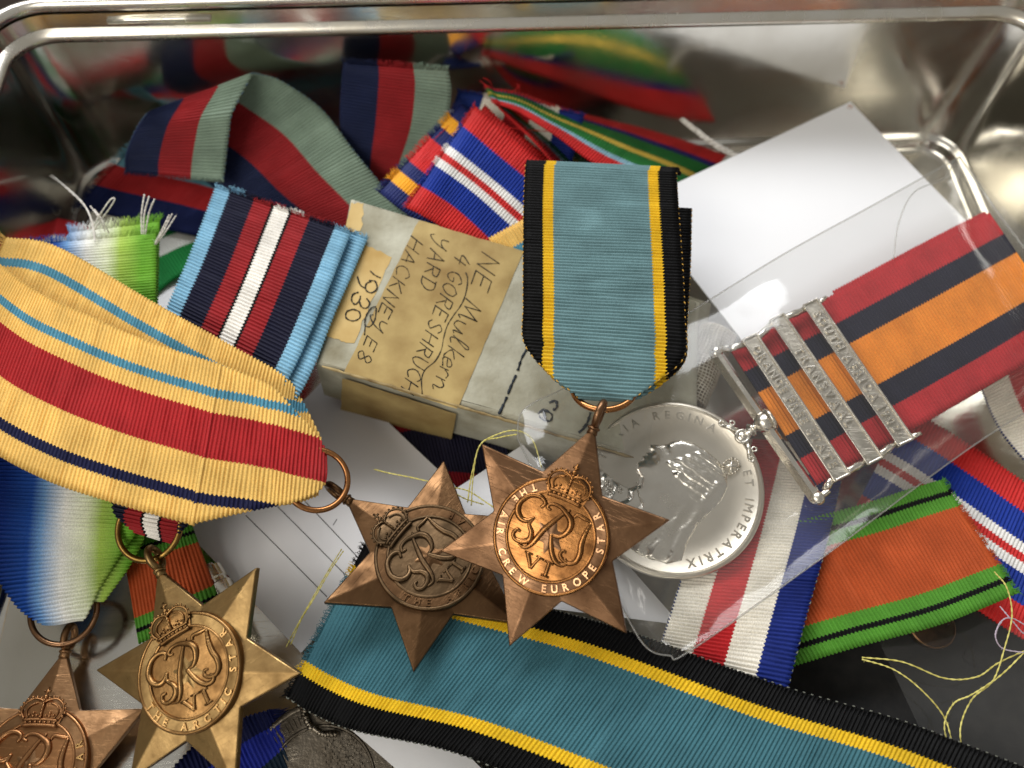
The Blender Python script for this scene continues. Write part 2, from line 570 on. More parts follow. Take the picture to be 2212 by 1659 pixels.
def sheet(name, pts, thick, mat, parent=None, bow=0.0, n=16, wob=.25):
    """a sheet of paper: four corners (plan mm), gently bowed, with a thickness"""
    A, B, C_, D = [Vector(p) for p in pts]
    mb_ = MB()
    nrm = (B - A).cross(D - A).normalized()
    if nrm.z < 0:
        nrm = -nrm
    top, bot, uv = [], [], []
    for j in range(n + 1):
        for i in range(n + 1):
            s, t = i / n, j / n
            p = A * (1 - s) * (1 - t) + B * s * (1 - t) + C_ * s * t + D * (1 - s) * t
            p = p + nrm * (bow * math.sin(math.pi * s) * math.sin(math.pi * t) + wob * mnoise.noise(p * .03))
            top.append(p)
            bot.append(p - nrm * thick)
            uv.append((s, t))
    m = (n + 1) ** 2
    fs = []
    flip = (B - A).cross(D - A).z < 0
    for j in range(n):
        for i in range(n):
            a = j * (n + 1) + i
            q = (a, a + 1, a + n + 2, a + n + 1)
            q2 = tuple(k + m for k in reversed(q))
            if flip:
                q, q2 = tuple(reversed(q)), tuple(reversed(q2))
            fs += [q, q2]
    edge = list(range(n + 1)) + [j * (n + 1) + n for j in range(1, n + 1)] + [n * (n + 1) + i for i in range(n - 1, -1, -1)] + [j * (n + 1) for j in range(n - 1, 0, -1)]
    for k in range(len(edge)):
        a, b = edge[k], edge[(k + 1) % len(edge)]
        q = (b, a, a + m, b + m)
        fs.append(tuple(reversed(q)) if flip else q)
    mb_.add(top + bot, fs, uv + uv)
    return mb_.build(name, mat, parent, True, 40)


o = sheet('paper_sheet', [(52, 122, -1.9), (330, 150, -1.9), (360, 330, -1.9), (60, 330, -1.9)], .2, PAPER_T)
tag(o, 'white sheet of paper on the table behind the tin, upper right', 'paper')
o = sheet('paper_sheet', [(-330, 60, -1.9), (-146, 60, -1.9), (-150, 112, -1.9), (-330, 112, -1.9)], .2, PAPER_T)
tag(o, 'white sheet of paper on the table beyond the tin, upper left corner', 'paper')

# ------------------------------------------------------------------ the tin
BL, BR = at(198, 368, 0), at(2044, 309, 0)
TX = (BR - BL).normalized()
TM = frame(BL, TX, Vector((0, 0, 1)).cross(TX))      # local: x along the back wall, y away from the viewer
TIN_W, TIN_D = (BR - BL).length, 195.0


def rrect(off, rad, seg=7):
    x0, x1, y0, y1 = -off, TIN_W + off, -TIN_D - off, off
    r = max(.5, rad + off)
    pts = []
    for cx, cy, a0 in ((x1 - r, y1 - r, 0), (x0 + r, y1 - r, 90), (x0 + r, y0 + r, 180), (x1 - r, y0 + r, 270)):
        for k in range(seg + 1):
            a = math.radians(a0 + 90 * k / seg)
            pts.append((cx + r * math.cos(a), cy + r * math.sin(a)))
    # denser straight runs keep the reflections clean
    out = []
    n = len(pts)
    for i in range(n):
        a, b = pts[i], pts[(i + 1) % n]
        d = math.hypot(b[0] - a[0], b[1] - a[1])
        k = max(1, int(d / 12))
        for j in range(k):
            out.append((a[0] + (b[0] - a[0]) * j / k, a[1] + (b[1] - a[1]) * j / k))
    return out


def sweep(mb_, prof, rad=11):
    rings = []
    base = None
    for off, z in prof:
        # same point count for every ring: sample by the reference ring's parameters
        x0, x1, y0, y1 = -off, TIN_W + off, -TIN_D - off, off
        r = rad + off
        pts = []
        seg = 8
        for (cx, cy, a0) in ((x1 - r, y1 - r, 0), (x0 + r, y1 - r, 90), (x0 + r, y0 + r, 180), (x1 - r, y0 + r, 270)):
            for k in range(seg + 1):
                a = math.radians(a0 + 90 * k / seg)
                pts.append((cx + r * math.cos(a), cy + r * math.sin(a)))
        full = []
        n = len(pts)
        for i in range(n):
            a, b = pts[i], pts[(i + 1) % n]
            kk = 16 if (i % (seg + 1)) == seg else 1
            for j in range(kk):
                full.append((a[0] + (b[0] - a[0]) * j / kk, a[1] + (b[1] - a[1]) * j / kk, z))
        rings.append(full)
    n = len(rings[0])
    vs_ = [p for r in rings for p in r]
    # gentle dents so that reflections wander like in thin sheet metal
    fs = []
    for i in range(len(rings) - 1):
        for k in range(n):
            l = (k + 1) % n
            fs.append((i * n + k, i * n + l, (i + 1) * n + l, (i + 1) * n + k))
    mb_.add(vs_, fs)
    return rings


tin = empty('tin_box', TM)
tag(tin, 'shallow shiny metal tin with rolled rim holding all the medals', 'tin')
m_ = MB()
sweep(m_, [(-9, .02), (-5, .04), (-3.2, .5), (-2.2, 1.6), (-2.0, 3.2), (-1.4, 4.2), (-.4, 4.6), (0, 5.4), (0, 20), (.15, 34), (0, 43.2)])
m_.build('wall', TIN, tin, True, 60)
m_ = MB()
bead = [(0 - 1.7 * math.sin(math.pi * k / 10), 43.3 + 4.0 * k / 10) for k in range(11)]
sweep(m_, bead)
m_.build('rim_bead', TIN_RIM, tin)
m_ = MB()
sweep(m_, [(0, 47.4), (.3, 49), (.6, 50.6)])
m_.build('upper_band', TIN, tin)
m_ = MB()
sweep(m_, [(2.1 - 1.6 * math.cos(math.pi * 2 * k / 14 - .5), 52.0 + 1.6 * math.sin(math.pi * 2 * k / 14 - .5)) for k in range(15)])
m_.build('rolled_rim', TIN_RIM, tin)
m_ = MB()
sweep(m_, [(2.4, 51.0), (2.3, 20), (2.2, 0), (1.6, -1.2), (-3, -1.6)])
m_.build('outer_wall', TIN, tin, True, 60)
m_ = MB()
nx, ny = 40, 30
vv = []
for j in range(ny + 1):
    for i in range(nx + 1):
        x, y = 3 + (TIN_W - 6) * i / nx, -TIN_D + 3 + (TIN_D - 6) * j / ny
        vv.append((x, y, .0 + .10 * mnoise.noise(Vector((x * .02, y * .02, 3)))))
m_.add(vv, [(j * (nx + 1) + i, j * (nx + 1) + i + 1, (j + 1) * (nx + 1) + i + 1, (j + 1) * (nx + 1) + i) for j in range(ny) for i in range(nx)])
m_.build('floor', TIN, tin)
# hinge slot in the back wall's upper band and the folded seams at the back corners
m_ = MB()
m_.tube([(24, -.1, 49.0), (30, -.2, 49.2), (42, -.2, 49.2), (48, -.1, 49.0)], .7, 8)
m_.build('hinge_slot', TIN_RIM, tin)
for cx, sx in ((2.6, 1), (TIN_W - 2.6, -1)):
    m_ = MB()
    m_.tube([(cx, -2.7, 5), (cx, -2.6, 20), (cx - .1 * sx, -2.5, 43)], .7, 8)
    m_.tube([(cx + 2.2 * sx, -1.0, 5), (cx + 2.2 * sx, -.9, 43)], .45, 8)
    m_.build('corner_seam', TIN_RIM, tin)

# ------------------------------------------------------------------ ribbon weaver


def ribbon(name, mat, secs, parent=None, fix=None, W=32.0, thick=.45, amp=.25, smooth=(0, 0), fray=(0, 0), cols=22, wob=.35, seed=0, linear=False, picot=None, clip=False):
    """secs: (Lx, Ly, Lz, Rx, Ry, Rz[, v0, v1]): both edges of the ribbon at successive places.
    The mesh is woven with a real rib every 0.8 mm."""
    Ls, Rs, V0, V1 = [], [], [], []
    for s in secs:
        L, R_ = at(*s[0:3]), at(*s[3:6])
        v0, v1 = (s[6], s[7]) if len(s) > 6 else (0.0, 1.0)
        if fix:
            d = (R_ - L)
            w = W * (v1 - v0)
            if fix == 'L':
                R_ = L + d.normalized() * w
            elif fix == 'R':
                L = R_ - d.normalized() * w
            else:
                c = (L + R_) / 2
                L, R_ = c - d.normalized() * w / 2, c + d.normalized() * w / 2
        if clip:                     # both edges given at full width: turn the folded-away margins under
            L, R_ = L.lerp(R_, v0), L.lerp(R_, v1)
        Ls.append(L)
        Rs.append(R_)
        V0.append(v0)
        V1.append(v1)
    K = 24
    if linear:
        lerp = lambda P: [P[i] + (P[i + 1] - P[i]) * (k / K) for i in range(len(P) - 1) for k in range(K)] + [P[-1]]
        Lc, Rc = lerp(Ls), lerp(Rs)
    else:
        Lc, Rc = catmull(Ls, K), catmull(Rs, K)
    vl = lambda P: [P[i] + (P[i + 1] - P[i]) * (k / K) for i in range(len(P) - 1) for k in range(K)] + [P[-1]]
    v0c, v1c = vl(V0), vl(V1)
    mids = [(a + b) / 2 for a, b in zip(Lc, Rc)]
    arc = [0.0]
    for a, b in zip(mids, mids[1:]):
        arc.append(arc[-1] + (b - a).length)
    total = arc[-1]
    step = RIB / 6
    n = max(4, int(total / step))
    rows = []
    j = 0
    for i in range(n + 1):
        s = total * i / n
        while j < len(arc) - 2 and arc[j + 1] < s:
            j += 1
        t = (s - arc[j]) / max(1e-6, arc[j + 1] - arc[j])
        rows.append((Lc[j].lerp(Lc[j + 1], t), Rc[j].lerp(Rc[j + 1], t), v0c[j] + (v0c[j + 1] - v0c[j]) * t, v1c[j] + (v1c[j + 1] - v1c[j]) * t, s))
    P = np.zeros((n + 1, cols + 1, 3))
    UVv = np.zeros((n + 1, cols + 1))
    for i, (L, R_, v0, v1, s) in enumerate(rows):
        ph = math.cos(2 * math.pi * s / RIB)
        d = (R_ - L).normalized()
        L2, R2 = L - d * .13 * ph, R_ + d * .13 * ph
        for k in range(cols + 1):
            t = k / cols
            p = L2.lerp(R2, t)
            P[i, k] = p
            UVv[i, k] = v0 + (v1 - v0) * t
    du = np.gradient(P, axis=0)
    dv = np.gradient(P, axis=1)
    nr = np.cross(dv, du)
    nr /= np.maximum(1e-9, np.linalg.norm(nr, axis=2, keepdims=True))
    # which side is up is decided once for the whole ribbon
    if nr[..., 2].mean() < 0:
        nr = -nr
        sgn = -1
    else:
        sgn = 1
    S_ = np.array([r[4] for r in rows])
    am = np.full(n + 1, amp)
    if smooth[0]:
        am *= np.clip(S_ / smooth[0], .08, 1)
    if smooth[1]:
        am *= np.clip((total - S_) / smooth[1], .08, 1)
    wv = np.array([[wob * mnoise.noise(Vector((S_[i] * .07 + seed * 9.1, k / cols * 1.6, seed))) for k in range(0, cols + 1)] for i in range(0, n + 1, 5)])
    wv = np.repeat(wv, 5, axis=0)[:n + 1]
    ker = np.ones(9) / 9
    wv = np.apply_along_axis(lambda a: np.convolve(np.pad(a, 4, mode='edge'), ker, mode='valid'), 0, wv)
    # uneven beat-up of the weft: ribs wander and swell a little
    jit = np.array([[mnoise.noise(Vector((S_[i] * .5, k * .16, seed + 40))) for k in range(cols + 1)] for i in range(n + 1)])
    rib = am[:, None] * (1 + .45 * jit) * (np.abs(np.cos(np.pi * (S_[:, None] + .16 * jit) / RIB)) ** .8 * 2 - 1.2)
    disp = rib + wv
    T = P + nr * disp[..., None]
    Bt = P + nr * (wv - thick)[..., None] - nr * (rib * .4)[..., None]
    m_ = MB()
    idx = lambda i, k: i * (cols + 1) + k
    M_ = (n + 1) * (cols + 1)
    vs_ = [Vector(p) for p in T.reshape(-1, 3)] + [Vector(p) for p in Bt.reshape(-1, 3)]
    uvs = [(S_[i], UVv[i, k]) for i in range(n + 1) for k in range(cols + 1)]
    fs = []
    for i in range(n):
        for k in range(cols):
            q = (idx(i, k), idx(i, k + 1), idx(i + 1, k + 1), idx(i + 1, k))
            if sgn < 0:
                q = q[::-1]
            fs.append(q)
            fs.append(tuple(M_ + a for a in q[::-1]))
    rim = [idx(0, k) for k in range(cols + 1)] + [idx(i, cols) for i in range(1, n + 1)] + [idx(n, k) for k in range(cols - 1, -1, -1)] + [idx(i, 0) for i in range(n - 1, 0, -1)]
    for a, b in zip(rim, rim[1:] + rim[:1]):
        q = (b, a, a + M_, b + M_)
        fs.append(q if sgn > 0 else q[::-1])
    m_.add(vs_, fs, uvs + uvs)
    o = m_.build(name, mat, None, True)
    if parent is not None:
        world_child(o, parent)
    if picot is not None:
        pm = MB()
        for k, sd in ((0, -1), (cols, 1)):
            for i in range(3, n - 3, 12):
                e_ = Vector(P[i, k] - P[i, cols // 2]).normalized()
                c = Vector(T[i, k]) + e_ * .10
                tg = (Vector(T[i + 3, k]) - Vector(T[i - 3, k])).normalized()
                pm.tube([c - tg * .36 - e_ * .05, c - tg * .15 + e_ * .14, c + tg * .15 + e_ * .14, c + tg * .36 - e_ * .05], .13, 5)
        po = tag(pm.build('selvedge_loops', picot, None, True), kind='stuff')
        world_child(po, o)
    # loose warp threads at a cut end
    rnd = random.Random(seed + 11)
    for e in (0, 1):
        if not fray[e]:
            continue
        fm = MB()
        i = 0 if e == 0 else n
        i2 = 4 if e == 0 else n - 4
        for q in range(320):
            t = rnd.random()
            k = min(cols - 1, int(t * cols))
            ft = t * cols - k
            a = Vector(T[i, k] * (1 - ft) + T[i, k + 1] * ft)
            b = Vector(T[i2, k] * (1 - ft) + T[i2, k + 1] * ft)
            dr = (a - b).normalized()
            up_ = Vector(nr[i, k])
            sd = up_.cross(dr)
            ln = fray[e] * rnd.uniform(.35, 1.0)
            c1 = a + dr * ln * .5 + up_ * rnd.uniform(-.2, .35) + sd * rnd.uniform(-.25, .25)
            c2 = a + dr * ln + up_ * rnd.uniform(-.5, .6) + sd * rnd.uniform(-.7, .7)
            v = UVv[i, k] * (1 - ft) + UVv[i, k + 1] * ft
            st = a - dr * .4
            fm.tube([st, c1, c2], [.07, .06, .035], 4, uvs=[(S_[i] + .1, v)] * 3)
        fo = fm.build('frayed_end', mat, None, True)
        tag(fo, kind='stuff')
        world_child(fo, o)
    return o


def loose(name, label, mat, secs, **kw):
    o = ribbon(name, mat, secs, **kw)
    tag(o, label, 'ribbon', 'loose medal ribbons in the tin')
    return o


# ------------------------------------------------------------------ lettering and relief
GLYPH = {}


def glyph(ch):
    if ch in GLYPH:
        return GLYPH[ch]
    cu = bpy.data.curves.new('glyph', 'FONT')
    cu.body = ch
    cu.size = 1.0
    cu.extrude = .5
    cu.bevel_depth = .022
    cu.bevel_resolution = 1
    cu.resolution_u = 3
    ob = bpy.data.objects.new('glyph', cu)
    COL.objects.link(ob)
    bpy.context.view_layer.update()
    dg = bpy.context.evaluated_depsgraph_get()
    me = ob.evaluated_get(dg).to_mesh()
    vs_ = [v.co.copy() for v in me.vertices]
    fs = [tuple(p.vertices) for p in me.polygons]
    ob.evaluated_get(dg).to_mesh_clear()
    bpy.data.objects.remove(ob)
    bpy.data.curves.remove(cu)
    xs = [v.x for v in vs_] or [0, .3]
    GLYPH[ch] = (vs_, fs, min(xs), max(xs))
    return GLYPH[ch]


CAP = .73


def letter(mb_, ch, h, depth, M, wide=1.0):
    vs_, fs, x0, x1 = glyph(ch)
    if not vs_:
        return
    s = h / CAP
    c = (x0 + x1) / 2
    mb_.add([M @ Vector(((v.x - c) * s * wide, v.y * s - h / 2, v.z * depth)) for v in vs_], fs)


def ring_text(mb_, text, a0, a1, r, h, z, depth, inward=True, wide=.95):
    """letters spread from angle a0 to a1 (degrees); inward: tops point at the centre"""
    ws = []
    for ch in text:
        if ch == ' ':
            ws.append(.62)
        else:
            g = glyph(ch)
            ws.append((g[3] - g[2]) + .20)
    tot = sum(ws)
    x = 0
    for ch, w in zip(text, ws):
        a = math.radians(a0 + (a1 - a0) * (x + w / 2) / tot)
        x += w
        if ch == ' ':
            continue
        c = Vector((r * math.cos(a), r * math.sin(a), z))
        up_ = -Vector((math.cos(a), math.sin(a), 0)) if inward else Vector((math.cos(a), math.sin(a), 0))
        xr = up_.cross(Vector((0, 0, 1)))
        letter(mb_, ch, h, depth, frame(c, xr, up_), wide)


def to_local(p, cx=565.0, cy=985.0, rot=20.6, k=10.9 / 408):
    x, y = p[0] - cx, -(p[1] - cy)
    a = math.radians(rot)
    return (k * (x * math.cos(a) - y * math.sin(a)), k * (x * math.sin(a) + y * math.cos(a)))


CIPHER = [
    ([(495, 788), (527, 757), (492, 714), (420, 706), (350, 752), (331, 815), (355, 866), (402, 882), (452, 858)], [12, 15, 18, 20, 22, 24, 22, 18, 10]),
    ([(452, 858), (416, 905), (432, 958), (420, 1008), (370, 1026), (318, 1010), (303, 974), (328, 944), (356, 956)], [10, 14, 20, 24, 20, 16, 15, 14, 10]),
    ([(704, 803), (645, 836), (580, 888), (520, 940), (470, 1000), (432, 1042), (385, 1066), (340, 1040)], [8, 13, 19, 22, 22, 18, 13, 8]),
    ([(566, 806), (541, 782), (575, 762), (632, 782), (672, 822), (703, 868), (702, 918), (668, 962), (620, 984), (572, 972)], [10, 13, 13, 15, 20, 25, 25, 21, 17, 12]),
    ([(572, 968), (570, 1040), (578, 1100), (602, 1152), (645, 1176), (678, 1158), (664, 1128)], [19, 21, 21, 20, 16, 14, 10]),
    ([(727, 852), (752, 834), (800, 858), (852, 882)], [11, 14, 15, 9]),
    ([(848, 884), (806, 955), (778, 1030), (770, 1092), (744, 1144), (696, 1164), (652, 1138), (634, 1104), (652, 1078), (678, 1090)], [9, 18, 22, 22, 20, 16, 15, 14, 12, 9]),
    ([(408, 1100), (420, 1150), (428, 1206)], [17, 16, 13]), ([(428, 1206), (462, 1166), (496, 1130)], [13, 11, 11]),
    ([(388, 1092), (446, 1112)], 8), ([(470, 1118), (524, 1146)], 8),
    ([(560, 1164), (546, 1208), (531, 1254)], 15), ([(530, 1150), (590, 1176)], 8), ([(502, 1244), (558, 1264)], 8)]


def star_medal(name, label, M, body_m, disc_m, text, a0, a1, ring_m, group='bronze campaign stars'):
    letter_m = {COPPER_DISC: LET_COPPER, BROWN_DISC: BROWN, BRASS_DISC: LET_BRASS, GILT_DISC: LET_BRASS}[disc_m]
    root = empty(name, M)
    tag(root, label, 'medal', group)
    Rt, Rv = 21.9, 12.0
    m_ = MB()
    vs_ = [(0, 0, 2.6), (0, 0, -.9)]
    fs = []
    for k in range(6):
        a = math.radians(90 + 60 * k)
        b = math.radians(120 + 60 * k)
        vs_ += [(Rt * math.cos(a), Rt * math.sin(a), .55), (Rv * math.cos(b), Rv * math.sin(b), .5),
                (Rt * math.cos(a), Rt * math.sin(a), -.9), (Rv * math.cos(b), Rv * math.sin(b), -.9)]
    for k in range(6):
        t, v, pv = 2 + 4 * k, 3 + 4 * k, 3 + 4 * ((k - 1) % 6)
        fs += [(0, t, v), (0, pv, t), (t, t + 2, v + 2, v), (pv, pv + 2, t + 2, t), (1, v + 2, t + 2), (1, t + 2, pv + 2)]
    m_.add(vs_, fs)
    sb = m_.build('star_plate', body_m, root, False)
    bv = sb.modifiers.new('worn_edges', 'BEVEL')
    bv.width = .00022
    bv.segments = 2
    bv.limit_method = 'ANGLE'
    bv.angle_limit = math.radians(12)
    m_ = MB()
    m_.lathe([(10.9, .4), (10.9, 2.15), (10.75, 2.42), (10.5, 2.5), (10.3, 2.42), (10.2, 2.2), (8.55, 2.2), (8.45, 2.42), (8.25, 2.5), (8.05, 2.42), (7.95, 2.1), (6.5, 2.16), (4, 2.25), (2, 2.3), (0, 2.32)], 96)
    dc = m_.build('disc', disc_m, root, True, 50)
    m_ = MB()
    m_.lathe([(10.22, 2.23), (9.4, 2.24), (8.53, 2.23)], 96)
    m_.build('legend_band', body_m, dc, True)
    m_ = MB()
    ring_text(m_, text, a0, a1, 9.38, 1.42, 2.26, .55)
    m_.build('lettering', letter_m, dc, False)
    m_ = MB()
    for pts, wd in CIPHER:
        P = [Vector((*to_local(p), 2.3)) for p in pts]
        if isinstance(wd, (int, float)):
            wd = [wd] * len(P)
        if len(P) > 2:
            W3 = [Vector((w, 0, 0)) for w in wd]
            P2 = catmull(P, 6)
            w2 = [v.x for v in catmull(W3, 6)]
        else:
            P2, w2 = P, wd
        m_.tube(P2, [max(.12, w * .0267) for w in w2], 10, flat=.95, nrm=(0, 0, 1))
    m_.build('royal_cipher', disc_m, dc, True)
    # crown: band, arches with beads, cap, orb and cross
    m_ = MB()
    base = [Vector((x, 7.35 - .018 * x * x, 2.75)) for x in np.linspace(-3.3, 3.3, 13)]
    m_.tube(base, .34, 8)
    base2 = [Vector((x * 1.02, 8.35 - .018 * x * x, 2.85)) for x in np.linspace(-3.3, 3.3, 13)]
    m_.tube(base2, .26, 8)
    for x in np.linspace(-2.8, 2.8, 7):
        m_.ball((x, 7.88 - .018 * x * x, 2.75), .3, .8, 8, 5)
    cap = [Vector((0, 8.2, 2.1))]
    outl = []
    for k in range(25):
        a = math.pi * k / 24
        outl.append(Vector((3.95 * math.cos(a) * (1 + .05 * math.sin(a)), 8.5 + 3.5 * math.sin(a), 2.55)))
    m_.add([(0, 9.8, 2.95)] + [tuple(p) for p in outl] + [(-3.4, 7.0, 2.4), (3.4, 7.0, 2.4)], [(0, i + 1, i + 2) for i in range(24)] + [(0, 25, 26), (0, 26, 27), (0, 27, 1)])
    for sx in (-1, 1):
        arch = [Vector((sx * 3.3, 8.4, 2.8)), Vector((sx * 4.05, 9.6, 2.8)), Vector((sx * 3.7, 11.1, 2.8)), Vector((sx * 2.3, 12.1, 2.85)), Vector((sx * .7, 11.9, 2.9)), Vector((0, 11.5, 2.9))]
        A2 = catmull(arch, 6)
        m_.tube(A2, .24, 7)
        cum, last = 0, A2[0]
        for p, q in zip(A2, A2[1:]):
            cum += (q - p).length
            if cum > .62:
                cum = 0
                out_ = Vector((q.x, q.y - 9.6, 0)).normalized()
                m_.ball(q + out_ * .35, .3, .8, 7, 5)
        inner = [Vector((sx * 2.6, 8.5, 2.85)), Vector((sx * 3.1, 9.7, 2.85)), Vector((sx * 2.6, 10.8, 2.85)), Vector((sx * 1.3, 11.4, 2.9))]
        m_.tube(catmull(inner, 5), .14, 6)
        for fx, fy in ((1.6, 8.9), (2.4, 9.1), (1.6, 9.5), (.9, 9.0)):
            m_.ball((sx * fx, fy, 2.95), .28, .8, 7, 5)
    m_.tube([Vector((0, 8.5, 3.0)), Vector((0, 10.2, 3.1)), Vector((0, 12.2, 3.0))], .26, 7)
    for y in np.arange(8.8, 12, .62):
        m_.ball((0, y, 3.25), .24, .8, 7, 5)
    m_.ball((0, 12.5, 2.9), .5, .8)
    m_.tube([Vector((0, 12.7, 2.85)), Vector((0, 14.3, 2.6))], .24, 7)
    m_.tube([Vector((-.65, 13.5, 2.75)), Vector((.65, 13.5, 2.75))], .24, 7)
    m_.build('crown', disc_m, dc, True)
    # neck and loop at the top point
    m_ = MB()
    m_.tube([(0, 20.3, .1), (0, 21.2, .1), (0, 22.3, .1)], [1.1, .95, .8], 10)
    m_.torus(.95, .32, 20, 8, Matrix.Translation((0, 21.5, .1)) @ Matrix.Rotation(math.pi / 2, 4, 'X'))
    m_.torus(2.0, .72, 40, 12, Matrix.Translation((0, 24.4, .1)) @ Matrix.Rotation(math.pi / 2, 4, 'Y'), sy=1.15)
    m_.build('suspension_loop', body_m, root, True)
    return root


def jump_ring(root, cpx, cpy, cz, R, r, mat, nrm):
    c = at(cpx, cpy, cz)
    z = Vector(nrm).normalized()
    Mx = frame(c, z.orthogonal(), z.cross(z.orthogonal()))
    m_ = MB()
    m_.torus(R, r, 64, 10, Mx)
    o = m_.build('suspension_ring', mat, None, True)
    world_child(o, root)
    return o


# --- the four stars -------------------------------------------------
ac = star_medal('star_medal', 'copper bronze star reading AIR CREW EUROPE on pale blue ribbon edged yellow and black',
                frame((8.75, -36.27, 32.73), (.923, -.38, .053), (.322, .844, .43)), COPPER, COPPER_DISC, 'THE AIR CREW EUROPE STAR', 124, 412, RINGM)
jump_ring(ac, 1305, 838, 38.2, 6.1, .66, RINGM, (-.12, .32, 1))
ribbon('ribbon_front', R_AIR, [(1136, 354, 41, 1461, 372, 41), (1132, 440, 42, 1466, 455, 42), (1131, 560, 42.5, 1474, 575, 42.5), (1131, 660, 42.5, 1479, 680, 42.5), (1133, 740, 42, 1478, 768, 42, 0, 1),
                               (1186, 806, 41.5, 1421, 822, 41.5, .165, .83), (1236, 846, 41, 1374, 856, 41, .31, .69), (1252, 862, 39.5, 1356, 866, 39.5, .35, .65), (1262, 862, 37.5, 1350, 864, 37.5, .38, .63)],
       ac, wob=.25, seed=1, picot=SELV_Y)
ribbon('ribbon_fold', R_AIR, [(1136, 356, 40.6, 1461, 374, 40.6), (1140, 346, 39.6, 1466, 362, 39.6), (1146, 356, 38.4, 1472, 380, 38.4)], ac, wob=.0, seed=2)
ribbon('ribbon_back', R_AIR, [(1168, 436, 37.5, 1494, 451, 37.5), (1160, 560, 37.5, 1491, 575, 37.5), (1150, 680, 38, 1484, 700, 38), (1140, 745, 38.5, 1480, 776, 38.5, 0, 1), (1190, 812, 38.6, 1432, 828, 38.6, .165, .86), (1240, 852, 38.4, 1378, 862, 38.4, .31, .70)], ac, wob=.25, seed=3, picot=SELV_Y)

af = star_medal('star_medal', 'dark brown bronze star overlapped by the copper star, reading AFRICA, on buff ribbon',
                frame((-14.89, -37.77, 19.39), (.54, .838, -.07), (-.839, .543, .023)), BROWN, BROWN_DISC, 'THE AFRICA STAR', 182, 378, RINGM)
jump_ring(af, 684, 1036, 27.0, 6.2, .62, RINGM, (.35, -.1, .9))
ribbon('ribbon_front', R_AFRICA, [(-130, 420, 33, -300, 660, 33, 0, 1), (-20, 552, 36, -170, 820, 34.5, 0, 1), (80, 630, 37, -50, 950, 35, 0, 1), (200, 686, 37, 90, 1032, 35, 0, 1), (320, 737, 36.5, 232, 1082, 34, 0, 1), (468, 785, 35.5, 406, 1131, 32.8, 0, 1), (482, 788, 35.3, 420, 1134, 32.6, .005, .99), (586, 811, 33.8, 548, 1151, 31, .07, .86), (655, 829, 31.5, 622, 1169, 29, .22, .77), (702, 841, 29.5, 672, 1181, 27, .335, .68), (720, 846, 27.5, 692, 1186, 25.5, .42, .6)], af, wob=.7, seed=4, clip=True)
ribbon('ribbon_back', R_AFRICA_B, [(10, 512, 34, -110, 800, 30), (124, 533, 34.5, 0, 830, 30), (327, 650, 34, 210, 960, 29), (509, 751, 32.5, 420, 1070, 28), (611, 810, 29, 560, 1085, 26, 0, .85), (648, 856, 26.5, 630, 1088, 24.5, .12, .75), (694, 945, 24, 688, 1070, 23, .35, .65)], af, wob=.3, seed=5, fray=(3.2, 0), smooth=(4, 0))

ar = star_medal('star_medal', 'golden bronze tilted star reading ARCTIC below a striped sky blue ribbon',
                frame((-56.85, -60.83, 18.35), (.816, .473, .332), (-.511, .859, .032)), BRASS, BRASS_DISC, 'THE ARCTIC STAR', 184, 384, RING_OLD)
jump_ring(ar, 322, 1140, 20.0, 6.5, .62, RING_OLD, (-.1, -.25, 1))
ribbon('ribbon_front', R_ARCTIC, [(466, 403, 31, 757, 503, 33.5), (416, 535, 29.5, 698, 650, 33), (358, 671, 26.5, 628, 806, 29), (300, 840, 24, 540, 960, 25), (250, 1020, 22, 470, 1100, 22), (243, 1098, 21.5, 408, 1132, 21.5, .2, .78), (262, 1126, 21, 388, 1152, 21, .27, .73), (290, 1150, 19.5, 372, 1176, 19.5, .33, .67)], ar, wob=.3, seed=6, fray=(.8, 0))
ribbon('ribbon_back', R_ARCTIC, [(500, 408, 29.5, 794, 515, 32), (440, 540, 28, 728, 665, 31), (380, 680, 25, 656, 835, 27.5), (310, 850, 22.5, 560, 975, 23.5), (260, 1030, 20.5, 470, 1100, 20.5)], ar, wob=.3, seed=7, fray=(.8, 0))

at_ = star_medal('star_medal', 'bronze star cut off by the lower left edge, on watered blue white and green ribbon',
                 frame((-88.47, -77.43, 4.33), (1, .02, .02), (-.028, .999, .016)), GILT, GILT_DISC, 'THE ATLANTIC STAR', 176, 392, COPPER)
jump_ring(at_, 138, 1322, 8.0, 6.4, .62, COPPER, (.1, -.2, 1))
ribbon('ribbon_front', R_ATL, [(0, 535, 27, 337, 500, 27), (-10, 600, 27, 337, 570, 27), (-15, 700, 27, 335, 670, 27), (-25, 850, 26, 325, 850, 26), (-35, 1000, 23.5, 318, 1000, 23.5), (-40, 1110, 19.5, 302, 1128, 19.5, 0, 1), (0, 1214, 15.5, 262, 1196, 15.5, .10, .89), (52, 1303, 12, 212, 1276, 12, .26, .75), (92, 1344, 10, 184, 1336, 10, .36, .64), (104, 1348, 8, 174, 1340, 8, .4, .6)], at_, fix='R', W=33, wob=.4, seed=8, fray=(2.4, 0), smooth=(3, 0))
ribbon('ribbon_back', R_ATL, [(150, 500, 25, 345, 478, 25, .4, 1), (120, 600, 25, 342, 570, 25, .35, 1), (60, 760, 24.5, 335, 740, 24.5, .2, 1), (0, 1000, 21.5, 322, 1000, 21.5), (-30, 1120, 17, 318, 1132, 17), (30, 1210, 13.5, 285, 1215, 13.5, .12, .93), (75, 1300, 10, 225, 1300, 10, .28, .78)], at_, wob=.4, seed=9, fray=(2.6, 0), smooth=(3, 0))

